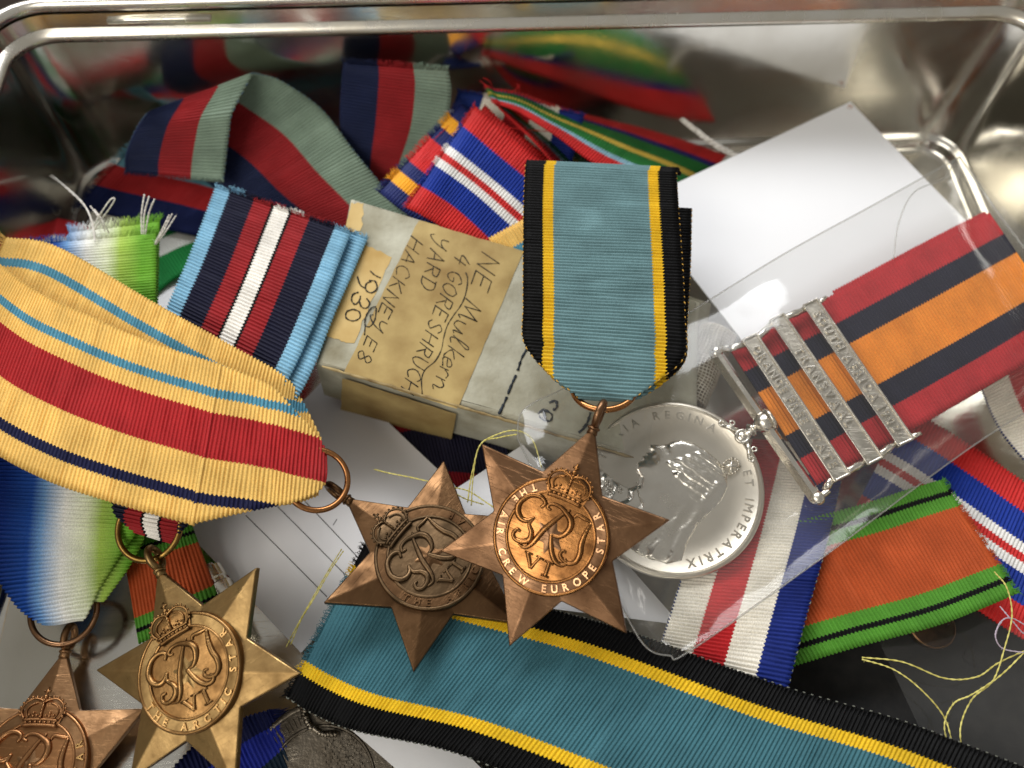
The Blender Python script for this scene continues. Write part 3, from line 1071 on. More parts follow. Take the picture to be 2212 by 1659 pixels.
# ------------------------------------------------------------------ loose ribbons
loose('medal_ribbon', 'long loose teal ribbon edged yellow and black across the foreground', R_AIR2,
      [(788, 1174, 12, 622, 1500, 10), (860, 1208, 14, 680, 1532, 11), (980, 1255, 16, 770, 1573, 13), (1201, 1318, 18, 932, 1640, 16), (1354, 1362, 19, 1100, 1705, 17), (1558, 1436, 19, 1330, 1785, 18), (1706, 1487, 18, 1510, 1850, 17), (1952, 1559, 17, 1780, 1935, 16), (2240, 1668, 16, 2050, 2040, 15)],
      fix='L', W=33, wob=.5, seed=20, picot=SELV_G, fray=(1.2, 0), smooth=(3.5, 0))
# the navy, red and grey ribbon doubled over in a loose fold
fold = empty('medal_ribbon', Matrix.Translation(at(480, 330, 12)))
tag(fold, 'navy red and grey ribbon folded over in a loop at the back left', 'ribbon', 'loose medal ribbons in the tin')
ribbon('front_half', R_3945, [(271, 372, 20, 482, 388, 20), (270, 345, 23, 487, 350, 23), (282, 305, 28, 494, 290, 29), (300, 268, 32, 503, 240, 34), (322, 240, 34, 545, 160, 38)], fold, wob=.3, seed=21, picot=SELV_B, fray=(.9, 0), smooth=(2, 0))
ribbon('back_half', R_3945, [(324, 246, 32.5, 545, 161, 37.4), (336, 290, 22, 566, 163, 36), (390, 345, 16, 612, 178, 33), (462, 405, 14, 694, 236, 28), (526, 460, 12.5, 764, 326, 23), (590, 505, 11, 829, 405, 17), (650, 565, 9, 890, 480, 12)], fold, wob=.6, seed=22, picot=SELV_B)
loose('medal_ribbon', 'upright navy red and grey ribbon against the back wall', R_3945,
      [(742, 134, 39, 968, 150, 38), (738, 170, 35, 974, 205, 32), (734, 255, 27, 960, 290, 23), (742, 345, 17, 915, 380, 14), (760, 400, 10, 900, 430, 8)], wob=.6, seed=23, fray=(1.6, 0), smooth=(4, 0))
loose('medal_ribbon', 'ribbon with light blue, red and bright navy bands lying under the folded loop', R_3945B,
      [(286, 316, 19, 165, 448, 8), (340, 334, 15, 225, 462, 8), (450, 356, 12, 330, 487, 8), (560, 388, 11, 430, 510, 8), (700, 408, 11, 560, 530, 8), (830, 440, 10, 690, 570, 7)], wob=.3, seed=24, fray=(2.0, 0), smooth=(4, 0))
wr = empty('medal_ribbon', Matrix.Translation(at(1000, 380, 22)))
tag(wr, 'red blue and white striped ribbon above the cardboard box', 'ribbon', 'loose medal ribbons in the tin')
ribbon('front_half', R_WAR, [(1026, 228, 33, 876, 446, 30), (1060, 258, 32, 912, 464, 29), (1120, 310, 29, 965, 500, 26), (1250, 410, 23, 1090, 620, 20)], wr, wob=.3, seed=25, smooth=(4, 0), fray=(.9, 0))
ribbon('back_half', R_WAR, [(1048, 226, 30.5, 900, 440, 27.5), (1085, 262, 29.5, 935, 464, 26.5), (1150, 312, 26.5, 990, 500, 23.5), (1270, 410, 20.5, 1110, 620, 17.5)], wr, wob=.3, seed=26)
loose('medal_ribbon', 'navy ribbon with red centre and two orange stripes, only its satin end showing', R_BURMA,
      [(996, 224, 29, 818, 414, 26), (1030, 252, 28, 850, 440, 25), (1100, 310, 25, 930, 500, 22)], wob=.3, seed=27, smooth=(9, 0), fray=(1.6, 0))
loose('medal_ribbon', 'navy white and red striped ribbon tucked behind the red blue white one', R_FRG,
      [(990, 196, 29, 1262, 248, 26), (972, 250, 25, 1246, 310, 23), (950, 330, 20, 1222, 395, 19)], wob=.3, seed=28, fray=(.8, 0))
pac = empty('medal_ribbon', Matrix.Translation(at(1350, 330, 8)))
tag(pac, 'red green and yellow striped ribbon twisting along the back wall', 'ribbon', 'loose medal ribbons in the tin')
ribbon('outer_half', R_PAC, [(1060, 190, 31, 1078, 222, 33), (1130, 200, 28, 1124, 240, 34), (1234, 238, 22, 1190, 284, 34), (1362, 270, 15, 1285, 350, 32), (1480, 303, 10, 1385, 405, 25), (1570, 335, 7, 1470, 450, 15)], pac, wob=.3, seed=29, fray=(2.2, 0), smooth=(3, 0))
ribbon('inner_half', R_PAC, [(1066, 206, 29, 1080, 232, 31), (1120, 232, 22, 1112, 262, 30.5), (1210, 286, 14, 1170, 322, 29), (1300, 350, 10, 1232, 400, 25), (1380, 420, 8, 1310, 500, 18)], pac, wob=.3, seed=30, fray=(2.2, 0), smooth=(3, 0))
loose('medal_ribbon', 'green and orange ribbon with thin black lines at the lower right', R_DEF,
      [(2036, 1036, 17, 2196, 1282, 17), (1960, 1058, 17, 2110, 1318, 17), (1860, 1090, 17, 2017, 1353, 17), (1710, 1130, 15, 1864, 1394, 15), (1600, 1160, 12, 1750, 1428, 12), (1530, 1180, 9, 1680, 1450, 9)], wob=.4, seed=31, smooth=(3, 0), fray=(1.0, 0))
loose('medal_ribbon', 'red blue and white striped ribbon leaving the picture at the right edge', R_WAR,
      [(1960, 880, 10, 1830, 1130, 9), (2040, 926, 11, 1905, 1190, 10), (2120, 978, 12, 1985, 1250, 11), (2230, 1052, 12, 2110, 1340, 11), (2340, 1120, 11, 2220, 1430, 10)], fix='L', W=33, wob=.4, seed=32)
loose('medal_ribbon', 'white red and blue ribbon partly under the clear sleeve, right of the stars', R_FRG,
      [(1346, 1412, 15.5, 1700, 1494, 17, .2, 1), (1384, 1300, 14.5, 1742, 1330, 18, .2, 1), (1440, 1120, 10, 1794, 1140, 17, .2, 1), (1490, 940, 7, 1832, 960, 12, .2, 1)], wob=.3, seed=33, clip=True, picot=SELV_G)
loose('medal_ribbon', 'green and white ribbon end low down behind the green fringed ribbon', R_GRW,
      [(220, 500, 4, 330, 640, 4), (300, 478, 5, 380, 600, 5), (380, 452, 6, 470, 560, 6), (480, 420, 6, 590, 540, 6)], wob=.4, seed=34)
loose('medal_ribbon', 'red and white frayed ribbon end in the left corner of the tin', R_ITA,
      [(120, 470, 10, 0, 640, 10), (190, 490, 10, 100, 680, 10), (300, 560, 8, 190, 740, 8)], wob=.5, seed=35, fray=(3.0, 0), smooth=(5, 0))
loose('medal_ribbon', 'orange and green ribbon showing behind the golden star', R_DEF,
      [(262, 1170, 9, 300, 1390, 7), (330, 1150, 11, 370, 1360, 8), (412, 1128, 12, 478, 1308, 7)], wob=.3, seed=36)
loose('medal_ribbon', 'deep blue ribbon below the golden star at the bottom edge', R_BLUE,
      [(300, 1740, 5, 420, 1900, 5), (430, 1600, 6, 500, 1800, 5), (520, 1552, 7, 590, 1700, 5), (585, 1532, 6, 640, 1640, 4)], wob=.5, seed=37, fray=(0, 3.5))
loose('medal_ribbon', 'buff ribbon edge peeping between the box and the pale blue ribbon', R_AFRICA_B,
      [(1056, 514, 27, 1200, 760, 19), (1100, 490, 28, 1240, 730, 20), (1220, 425, 29, 1360, 660, 22)], wob=.1, seed=38)
loose('medal_ribbon', 'dark red and black ribbon in the shade below the box front', R_DRED,
      [(800, 880, 1.5, 860, 1120, 1.5), (900, 860, 2, 960, 1090, 2), (1080, 880, 2, 1120, 1100, 2)], wob=.4, seed=39)
loose('medal_ribbon', 'crimson ribbon behind the pale blue ribbon near the white card', R_DRED,
      [(1230, 330, 10, 1180, 560, 10), (1330, 350, 10, 1280, 580, 10), (1440, 400, 9, 1400, 600, 9)], wob=.4, seed=40)
loose('medal_ribbon', 'white and red ribbon half hidden by the clear sleeve at the right edge', R_FRG,
      [(2060, 860, 14, 2330, 700, 14, .2, .8), (2110, 960, 13, 2390, 860, 13, .2, .8), (2200, 1050, 10, 2470, 1000, 10, .2, .8)], wob=.4, seed=41, clip=True)

# ------------------------------------------------------------------ cardboard box with tape and handwriting
TL, TR_, FL = at(757.5, 427.6, 33), at(1514, 652, 22), at(682, 785, 28)
FR = TR_ + FL - TL
bn = (TR_ - TL).cross(FL - TL).normalized()
if bn.z < 0:
    bn = -bn
bx = empty('cardboard_box', Matrix.Translation(FL - bn * 19))
tag(bx, 'small old cardboard box with brown tape and handwritten address', 'box')


def rounded_slab(corners, h, nrm, r=1.2, n=14):
    """box-like card body with worn, slightly soft edges"""
    m = MB()
    A, B, C_, D = corners            # around, top face
    rows = []
    prof = [(0.0, -h), (0.0, -1.2), (.35, -.35), (1.2, 0.0)]
    per = []
    for P, Q in ((A, B), (B, C_), (C_, D), (D, A)):
        for k in range(n):
            per.append(P.lerp(Q, k / n))
    c = (A + B + C_ + D) / 4
    N_ = len(per)
    for ins, dz in prof:
        ring = []
        for i, p in enumerate(per):
            d = (c - p)
            # soft corners
            ring.append(p + d.normalized() * ins * 1.2 + nrm * dz + nrm * .25 * mnoise.noise(p * .06) + d.normalized() * .35 * mnoise.noise(p * .09 + Vector((5, 0, dz * .05))))
        rows.append(ring)
    vs_ = [p for r_ in rows for p in r_]
    fs = []
    for i in range(len(rows) - 1):
        for k in range(N_):
            l = (k + 1) % N_
            fs.append((i * N_ + k, i * N_ + l, (i + 1) * N_ + l, (i + 1) * N_ + k))
    m.add(vs_, fs)
    # top as a grid so that it can undulate
    t = []
    for j in range(n + 1):
        for i in range(n + 1):
            s, u = i / n, j / n
            p = A.lerp(B, s).lerp(D.lerp(C_, s), u)
            q = p + (c - p).normalized() * (1.44 if i in (0, n) or j in (0, n) else 0)
            t.append(q + nrm * (.25 * mnoise.noise(p * .06)))
    m.add(t, [(j * (n + 1) + i, j * (n + 1) + i + 1, (j + 1) * (n + 1) + i + 1, (j + 1) * (n + 1) + i) for j in range(n) for i in range(n)])
    return m


body = rounded_slab([FL, FR, TR_, TL], 19, bn)
world_child(body.build('box_body', OLDCARD, None, True, 50), bx)
fdir = (FR - FL).normalized()
fn = fdir.cross(bn).normalized()            # front face normal, towards the viewer
if fn.y > 0:
    fn = -fn
# worn fold ridge along the front edge
m_ = MB()
rid = [FL + fdir * x + bn * (.1 + .18 * mnoise.noise(Vector((x * .4, 1, 2)))) + fn * (.25 + .15 * mnoise.noise(Vector((x * .7, 4, 2)))) for x in np.arange(1.5, (FR - FL).length - 1, .6)]
m_.tube(rid, [.32 + .16 * mnoise.noise(p * .6) for p in rid], 6)
world_child(m_.build('worn_edge', CARDEDGE, None, True), bx)


def on_top(px, py, lift=.12):
    p = at_plane(px, py, TL, bn)
    return p + bn * (lift + .25 * mnoise.noise(p * .06))


def on_front(px, py, lift=.5):
    p = at_plane(px, py, FL + fn * .2, fn)
    return p + fn * lift


def patch(A, B, C_, D, f, nu=16, nv=16, rag=0.0):
    m = MB()
    vs_ = []
    for j in range(nv + 1):
        for i in range(nu + 1):
            s, t = i / nu, j / nv
            x = (A[0] * (1 - s) + B[0] * s) * (1 - t) + (D[0] * (1 - s) + C_[0] * s) * t
            y = (A[1] * (1 - s) + B[1] * s) * (1 - t) + (D[1] * (1 - s) + C_[1] * s) * t
            if rag and (i in (0, nu) or j in (0, nv)):
                x += rag * mnoise.noise(Vector((x * .12, y * .12, 2)))
                y += rag * mnoise.noise(Vector((x * .12, y * .12, 7)))
            vs_.append(f(x, y))
    m.add(vs_, [(j * (nu + 1) + i, (j + 1) * (nu + 1) + i, (j + 1) * (nu + 1) + i + 1, j * (nu + 1) + i + 1) for j in range(nv) for i in range(nu)])
    return m


tape = patch((905, 476), (1131, 543), (988, 884), (742, 806), on_top, 18, 22, 2.0)
tape.v += []
to = world_child(tape.build('paper_tape', TAPE, None, True), bx)
tf = patch((741, 812), (988, 890), (968, 985), (737, 902), on_front, 16, 8, 2.0)
world_child(tf.build('tape_end', TAPE, None, True), bx)
st = patch((772, 520), (846, 556), (764, 742), (700, 726), lambda x, y: on_top(x, y, .08), 12, 12, 5)
world_child(st.build('torn_tape', STAIN, None, True), bx)
st = patch((760, 436), (786, 440), (780, 500), (744, 500), lambda x, y: on_top(x, y, .08), 8, 8, 6)
world_child(st.build('glue_stain', STAIN, None, True), bx)


def strokes(name, mat, lines, f, k, ox, oy, w, parent, lift=.16):
    m = MB()
    rnd = random.Random(3)
    for ln in lines:
        P = [Vector((p[0], p[1], 0)) for p in ln]
        P = catmull(P, 5) if len(P) > 2 else [P[0].lerp(P[1], t / 4) for t in range(5)]
        Q = [f(ox + k * p.x, oy + k * p.y, lift) for p in P]
        m.tube(Q, [w * rnd.uniform(.45, 1.35) for _ in Q], 5, flat=.3, nrm=bn)
    return world_child(m.build(name, mat, None, True), parent)


ST = {'H': [[(0, 0), (.05, 1)], [(.65, 0), (.7, 1)], [(0, .48), (.7, .55)]], 'A': [[(0, 0), (.38, 1)], [(.38, 1), (.7, 0)], [(.12, .35), (.62, .4)]],
      'C': [[(.68, .82), (.4, 1), (.06, .66), (.08, .28), (.36, 0), (.7, .18)]], 'K': [[(.04, 0), (.08, 1)], [(.66, 1), (.06, .42)], [(.2, .5), (.7, 0)]],
      'N': [[(0, 0), (.06, 1)], [(.06, 1), (.6, 0)], [(.6, 0), (.68, 1)]], 'E': [[(.06, 1), (0, 0)], [(.06, 1), (.66, .98)], [(.03, .5), (.5, .52)], [(0, 0), (.64, .04)]],
      'Y': [[(0, 1), (.12, .55), (.45, .6), (.66, 1)], [(.66, 1), (.5, .2), (.2, -.3), (.02, -.1)]], 'R': [[(.04, 0), (.1, 1)], [(.1, 1), (.6, .92), (.56, .58), (.08, .5)], [(.24, .5), (.7, 0)]],
      'D': [[(.06, 0), (.12, 1)], [(0, 1), (.5, .96), (.7, .5), (.46, .04), (.02, 0)]], 'G': [[(.68, .84), (.4, 1), (.06, .66), (.08, .24), (.4, 0), (.66, .2), (.66, .46), (.4, .44)]],
      'O': [[(.36, 1), (.04, .7), (.06, .22), (.38, 0), (.68, .3), (.64, .8), (.36, 1)]], 'S': [[(.62, .86), (.34, 1), (.08, .78), (.34, .52), (.62, .26), (.34, 0), (.04, .16)]],
      'U': [[(.04, 1), (.06, .3), (.34, 0), (.62, .3), (.66, 1)]], '4': [[(.4, 1), (.04, .4), (.74, .42)], [(.56, .8), (.5, -.05)]],
      'M': [[(0, 0), (.16, 1)], [(.16, 1), (.34, .1)], [(.34, .1), (.66, 1)], [(.66, 1), (.78, 0), (.92, .1)]],
      'u': [[(0, .5), (.06, .08), (.3, .02), (.48, .5)], [(.48, .5), (.5, .06), (.66, .1)]], 'l': [[(0, .1), (.3, .9), (.16, 1), (.1, .3), (.2, 0), (.4, .12)]], 'k': [[(.06, 0), (.16, 1)], [(.5, .56), (.14, .28), (.5, 0), (.64, .08)]],
      'e': [[(.06, .24), (.4, .36), (.3, .54), (.06, .36), (.12, .02), (.5, .12)]], 'r': [[(.04, .5), (.08, 0)], [(.08, .3), (.24, .54), (.44, .48)]], 'n': [[(.02, .5), (.06, 0)], [(.06, .3), (.28, .54), (.44, .36), (.46, .02), (.64, .1)]],
      '8': [[(.5, .86), (.26, 1), (.08, .78), (.34, .52), (.58, .24), (.32, 0), (.06, .22), (.34, .52), (.54, .76), (.44, .94)]]}


def written(text, p, q, hgt):
    rnd = random.Random(len(text) * 7)
    a, b = Vector((*p, 0)), Vector((*q, 0))
    d = (b - a).normalized()
    u = Vector((-d.y, d.x, 0)) * -1          # the tops of the letters
    wid = {c: (.42 if c == ' ' else .5 if c in 'lrek' else .68 if c in 'un' else 1.02 if c == 'M' else .9) for c in text}
    tot = sum(wid[c] for c in text)
    x = 0
    out = []
    L_ = (b - a).length
    for c in text:
        if c != ' ':
            h_ = hgt * rnd.uniform(.92, 1.1)
            w_ = L_ / tot * .98
            for stx in ST[c]:
                pl = []
                for (sx, sy) in stx:
                    v = a + d * (x + (sx + .22 * (sy - .5) * h_ / w_ * .8) * w_) + u * ((sy - .5) * h_)
                    pl.append((v.x + rnd.uniform(-3, 3), v.y + rnd.uniform(-3, 3)))
                out.append(pl)
        x += L_ * wid[c] / tot
    return out


SWASH = [[(1210, 570), (1225, 620), (1215, 720), (1180, 820), (1110, 920), (1060, 1000), (1030, 1100), (1010, 1200), (960, 1290), (880, 1360), (850, 1440), (855, 1560)]]
WRITING = written('NE Mulkern', (1415, 440), (1000, 1560), 160) + written('4 GORESHRUCH', (1200, 430), (725, 1560), 125) + written('YARD', (1020, 290), (880, 730), 130) + written('HACKNEY E8', (815, 305), (350, 1330), 112) + SWASH
YEAR = [[(430, 555), (470, 590), (515, 612)], [(440, 640), (400, 660), (395, 710), (440, 735), (485, 700), (470, 640), (420, 635)], [(395, 700), (350, 670), (325, 600)], [(335, 730), (290, 750), (280, 800), (310, 830), (345, 790), (350, 760)],
        [(340, 800), (360, 850), (400, 860), (425, 820), (400, 780)], [(290, 870), (240, 890), (235, 940), (290, 965), (345, 940), (340, 890), (290, 870)], [(480, 850), (440, 860), (395, 930), (390, 1000), (430, 1010), (470, 950), (480, 860)], [(390, 1000), (385, 1080)]]
strokes('handwriting', INK, WRITING, on_top, .26455, 685.75, 438.9, .125, bx, .2)
strokes('written_year', INK, YEAR, on_top, .26455, 685.75, 438.9, .17, bx, .2)
MARKS = [[(1212, 928), (1180, 985), (1160, 1050)], [(1150, 1075), (1125, 1130), (1105, 1180)], [(1100, 1195), (1075, 1250), (1056, 1290)], [(1300, 985), (1270, 975), (1265, 1000), (1300, 1005)], [(1365, 1060), (1395, 1095), (1410, 1110)],
         [(1330, 1225), (1365, 1215), (1372, 1250), (1350, 1268)], [(1270, 1285), (1300, 1265), (1345, 1290), (1335, 1325), (1300, 1318), (1275, 1300)], [(1300, 1270), (1310, 1320)], [(1555, 1280), (1540, 1330), (1515, 1360)], [(1545, 1345), (1490, 1390)]]
strokes('ink_marks', INKB, MARKS, on_top, .3968, 658.3, 384.0, .30, bx, .15)

# ------------------------------------------------------------------ white card, envelope and scraps
A_, B_, C_ = at(1837, 220, 20), at(1370, 438, 20), at(2110, 500, 17)
wc = sheet('white_card', [B_, A_, C_, B_ + C_ - A_], .45, WHITE, None, .6, 20, .2)
tag(wc, 'blank white card at the back right with a brown speck on its far corner', 'card')
m_ = MB()
cn = (A_ - B_).cross(C_ - A_).normalized()
cn = cn if cn.z > 0 else -cn
for dx, dy, r in ((0, 3, .35), (5, 6, .28), (-4, 8, .22), (2, 10, .2)):
    p = at_plane(1836 + dx - 1, 226 + dy * .9, A_, cn) + cn * .15
    m_.ball(p, r, .3, 8, 4)
sp = m_.build('brown_speck', plain_mat('rust_brown', rgb(176, 104, 40), .8), None)
world_child(sp, wc)

ev = sheet('paper_envelope', [at(395, 1140, 3), at(650, 1410, 3), at(985, 1050, 3), at(720, 800, 3)], .35, PAPER, None, 1.5, 24, .6)
tag(ev, 'white ruled paper slip under the buff ribbon and the dark brown star', 'paper')
m_ = MB()
for a, b in (((530, 1112), (705, 1287)), ((600, 1095), (745, 1240)), ((660, 1085), (770, 1200)), ((720, 1135), (728, 1122))):
    pts = []
    for k in range(13):
        t = k / 12
        x, y = a[0] + (b[0] - a[0]) * t, a[1] + (b[1] - a[1]) * t
        pts.append((x, y))
    Q = []
    eA, eB, eC, eD = at(395, 1140, 3), at(650, 1410, 3), at(985, 1050, 3), at(720, 800, 3)
    en = (eB - eA).cross(eD - eA).normalized()
    en = en if en.z > 0 else -en
    for x, y in pts:
        p = at_plane(x, y, (eA + eB + eC + eD) / 4 + en * 1.2, en)
        Q.append(p)
    m_.tube(Q, .09, 5)
RULES = m_
# rest the ruled lines on the bowed sheet
dg = bpy.context.evaluated_depsgraph_get()
bpy.context.view_layer.update()
for i, p in enumerate(RULES.v):
    hit, loc, nn, fi = ev.ray_cast(Vector((p.x, p.y, 60)) * MM, Vector((0, 0, -1)))
    if hit:
        RULES.v[i] = Vector((p.x, p.y, loc.z / MM + .03 + .05 * (i % 2)))
world_child(RULES.build('ruled_lines', PENCIL, None), ev)

ps = sheet('paper_slip', [at(985, 1055, 12), at(1080, 1300, 10), at(1470, 1350, 9), at(1130, 960, 10)], .3, PAPER, None, .8, 16, .4)
tag(ps, 'cream white paper scrap lying under the two overlapping bronze stars', 'paper')
ps = sheet('paper_slip', [at(740, 1560, 6), at(900, 1700, 6), at(1100, 1720, 6), at(940, 1560, 6)], .3, PAPER, None, .4, 10, .4)
tag(ps, 'white paper corner under the teal ribbon at the bottom edge', 'paper')
ps = sheet('paper_slip', [at(320, 545, 3), at(330, 720, 3), at(470, 700, 3), at(430, 500, 3)], .3, PAPER, None, .4, 10, .4)
tag(ps, 'white paper between the green fringed ribbon and the sky blue striped ribbon', 'paper')
bp_ = sheet('dark_fill_sheet', [at(1640, 1440, 3), at(1760, 1950, 3), at(2480, 1800, 4), at(2330, 1250, 5)], 1.0, DARK_FILL, None, 3.0, 20, 1.2)  # black sheet, widened over the bare tin floor to darken this corner
tag(bp_, 'black sheet at the lower right, widened to darken the corner', 'dark sheet')

# ------------------------------------------------------------------ silver medal with clasps
qc = at(1452, 1053, 18.5)
up_n = (Vector((0, 0, 1)) * .62 + (EYE - qc).normalized() * .38).normalized()
claw = at_plane(1596, 950, qc, up_n)
QM = frame_y(qc, claw - qc, up_n)
qs = empty('silver_medal', QM)
tag(qs, 'silver medal with a veiled head and three clasps on red navy and orange ribbon', 'medal')
RQ = 19.0
m_ = MB()
m_.lathe([(RQ, -1.4), (RQ, .5), (RQ - .25, .85), (RQ - .75, .9), (RQ - 1.05, .6), (RQ - 1.3, .35), (12, .28), (6, .25), (0, .25)], 128)
m_.build('medal_disc', SILVER_FIELD, qs, True, 50)
# the head in relief: outline drawn in the medal's frame, raised by the distance to its edge


OL = np.array([(4.5, 11.2), (1.5, 11.6), (-2, 11), (-5, 9.8), (-7.2, 8), (-8, 6.2), (-8.1, 4.9), (-8.6, 4.2), (-9.5, 3.0), (-10.2, 1.9), (-9.7, 1.1), (-8.8, .9), (-9.3, .1), (-8.9, -.4), (-9.2, -1.1), (-8.4, -1.7), (-8.6, -2.9), (-7.6, -4.1), (-5.6, -4.4), (-4.6, -5.6), (-5.2, -7.6), (-8, -8.8), (-11.5, -9.6), (-13, -10.4),
               (-11.5, -11.6), (-8, -14.2), (-3, -16), (3, -16), (8, -14.2), (12, -11), (13.3, -8), (11, -4.5), (9.3, -.5), (8.8, 3), (8.2, 6.5), (6.8, 9.4)])
g = .22
xs = np.arange(-18, 18, g)
X, Y = np.meshgrid(xs, xs)
inside = np.zeros(X.shape, bool)
dist = np.full(X.shape, 1e9)
for i in range(len(OL)):
    (ax, ay), (bx_, by_) = OL[i], OL[(i + 1) % len(OL)]
    cond = ((ay > Y) != (by_ > Y))
    with np.errstate(divide='ignore', invalid='ignore'):
        xi = (bx_ - ax) * (Y - ay) / (by_ - ay) + ax
    inside ^= cond & (X < xi)
    dx, dy = bx_ - ax, by_ - ay
    t = np.clip(((X - ax) * dx + (Y - ay) * dy) / (dx * dx + dy * dy + 1e-9), 0, 1)
    dist = np.minimum(dist, np.hypot(X - ax - t * dx, Y - ay - t * dy))
dist = np.where(inside, dist, 0)
H = .55 * (1 - np.exp(-dist / .4)) + .09 * np.minimum(dist, 7)
# swept-back hair, the folds of the veil, brow, eye, cheek and ear
wob = np.array([[mnoise.noise(Vector((X[i, k] * .4, Y[i, k] * .4, 3))) for k in range(X.shape[1])] for i in range(X.shape[0])])
fine = np.array([[mnoise.noise(Vector((X[i, k] * 1.3, Y[i, k] * 1.3, 8))) for k in range(X.shape[1])] for i in range(X.shape[0])])
soft = inside * np.clip(dist / .9, 0, 1)
hl = -4.6 + .30 * (Y - 4)                     # hairline
hair = np.clip((X - hl) / .8, 0, 1) * np.clip((Y - 1.2) / 1.2, 0, 1) * np.clip((6.5 - X) / 1.5, 0, 1)
veil = np.clip(np.maximum((X - 4.0) / 1.5, (-6.0 - Y) / 1.5), 0, 1)
H += soft * hair * (.13 * np.sin((Y - .35 * X) * 3.4 + 2.2 * wob) + .05 * fine + .10)
H += soft * veil * (.14 * np.sin((X * .95 + Y * .35) * 1.9 + 2.0 * wob) + .04 * fine)
bump_ = lambda x, y, sx, sy, a_: inside * a_ * np.exp(-(((X - x) / sx) ** 2 + ((Y - y) / sy) ** 2))
H += bump_(-7.2, 5.1, 1.1, .35, .14) + bump_(-6.9, 3.9, .7, .4, -.16) + bump_(-6.9, 3.9, .35, .22, .14) + bump_(-5.2, .2, 1.8, 1.8, .22) + bump_(-1.2, 2.2, .7, 1.2, .28) + bump_(-8.6, -.15, .8, .2, -.14) + bump_(-7.8, .9, .5, .4, .10)
m_ = MB()
idm = -np.ones(X.shape, int)
vs_ = []
need = inside.copy()
need[1:, :] |= inside[:-1, :]
need[:-1, :] |= inside[1:, :]
need[:, 1:] |= inside[:, :-1]
need[:, :-1] |= inside[:, 1:]
for i in range(X.shape[0]):
    for k in range(X.shape[1]):
        if need[i, k]:
            idm[i, k] = len(vs_)
            vs_.append((X[i, k], Y[i, k], .15 + (H[i, k] if inside[i, k] else 0)))
fs = [(idm[i, k], idm[i, k + 1], idm[i + 1, k + 1], idm[i + 1, k]) for i in range(X.shape[0] - 1) for k in range(X.shape[1] - 1)
      if min(idm[i, k], idm[i, k + 1], idm[i + 1, k + 1], idm[i + 1, k]) >= 0]
m_.add(vs_, fs)
# necklace beads and the little crown
for k in range(24):
    t = k / 23
    p = Vector((-5.0 + 7.5 * t, -5.6 - 2.2 * math.sin(math.pi * t * .6), 0))
    m_.ball((p.x, p.y, 1.15), .17, .9, 6, 4)
cp = Vector((3.6, 12.6, 0))
for k in range(16):
    a = 2 * math.pi * k / 16
    m_.ball((cp.x + 1.5 * math.cos(a), cp.y + 1.9 * math.sin(a), .9), .3, .9, 6, 4)
m_.tube([(cp.x - 1.2, cp.y - 1.4, .9), (cp.x, cp.y, 1.3), (cp.x + 1.2, cp.y + 1.6, .9)], .3, 6)
m_.tube([(cp.x + 1.3, cp.y - 1.2, .9), (cp.x, cp.y, 1.3), (cp.x - 1.2, cp.y + 1.5, .9)], .3, 6)
for dx, dy in ((-8.5, -10.6), (-7.4, -10.9), (-8.0, -11.8), (-6.6, -11.6), (-5.6, -9.4)):
    p = Vector((dx, dy, 0))
    m_.torus(.5, .16, 14, 6, Matrix.Translation((p.x, p.y, 1.05)))
m_.build('head_relief', SILVER, qs, True)
m_ = MB()
# legend: angles measured from the medal's own top
ring_text(m_, 'VICTORIA REGINA', 240, 104, 16.1, 1.9, .28, .26, inward=False)
ring_text(m_, 'ET IMPERATRIX', 69, -30, 16.1, 1.9, .28, .26, inward=False)
m_.build('legend', SILVER_FIELD, qs, False)
# claw and swivel
m_ = MB()
m_.ball((0, RQ - .3, .6), 1.55, .8, 14, 8)
m_.torus(1.35, .35, 22, 8, Matrix.Translation((0, RQ - .3, 1.3)))
m_.ball((0, RQ - .3, 1.7), .6, .8)
m_.tube([(-4.6, RQ - 2.2, .6), (-3.2, RQ - 1.0, .8), (-1.6, RQ - .2, .8)], [.35, .6, .7], 8)
m_.tube([(4.6, RQ - 2.2, .6), (3.2, RQ - 1.0, .8), (1.6, RQ - .2, .8)], [.35, .6, .7], 8)
for sx in (-1, 1):
    m_.torus(.55, .22, 14, 6, Matrix.Translation((sx * 4.9, RQ - 1.8, .8)))
    m_.torus(.5, .2, 14, 6, Matrix.Translation((sx * 3.6, RQ + .1, .8)))
m_.tube([(0, RQ, .6), (0, RQ + 2.6, .8), (0, RQ + 5.2, 1.2)], [1.0, .9, 1.1], 12)
m_.torus(1.1, .4, 22, 8, Matrix.Translation((0, RQ + 2.4, .8)) @ Matrix.Rotation(math.pi / 2, 4, 'X'))
m_.build('claw_mount', SILVER, qs, True)


def bar_frame(p, q, zp, zq, facing=.35):
    a, b = at(*p, zp), at(*q, zq)
    c = (a + b) / 2
    n = (Vector((0, 0, 1)) * (1 - facing) + (EYE - c).normalized() * facing).normalized()
    X_ = (b - a).normalized()
    Y_ = n.cross(X_)
    return frame(c, X_, Y_), (b - a).length


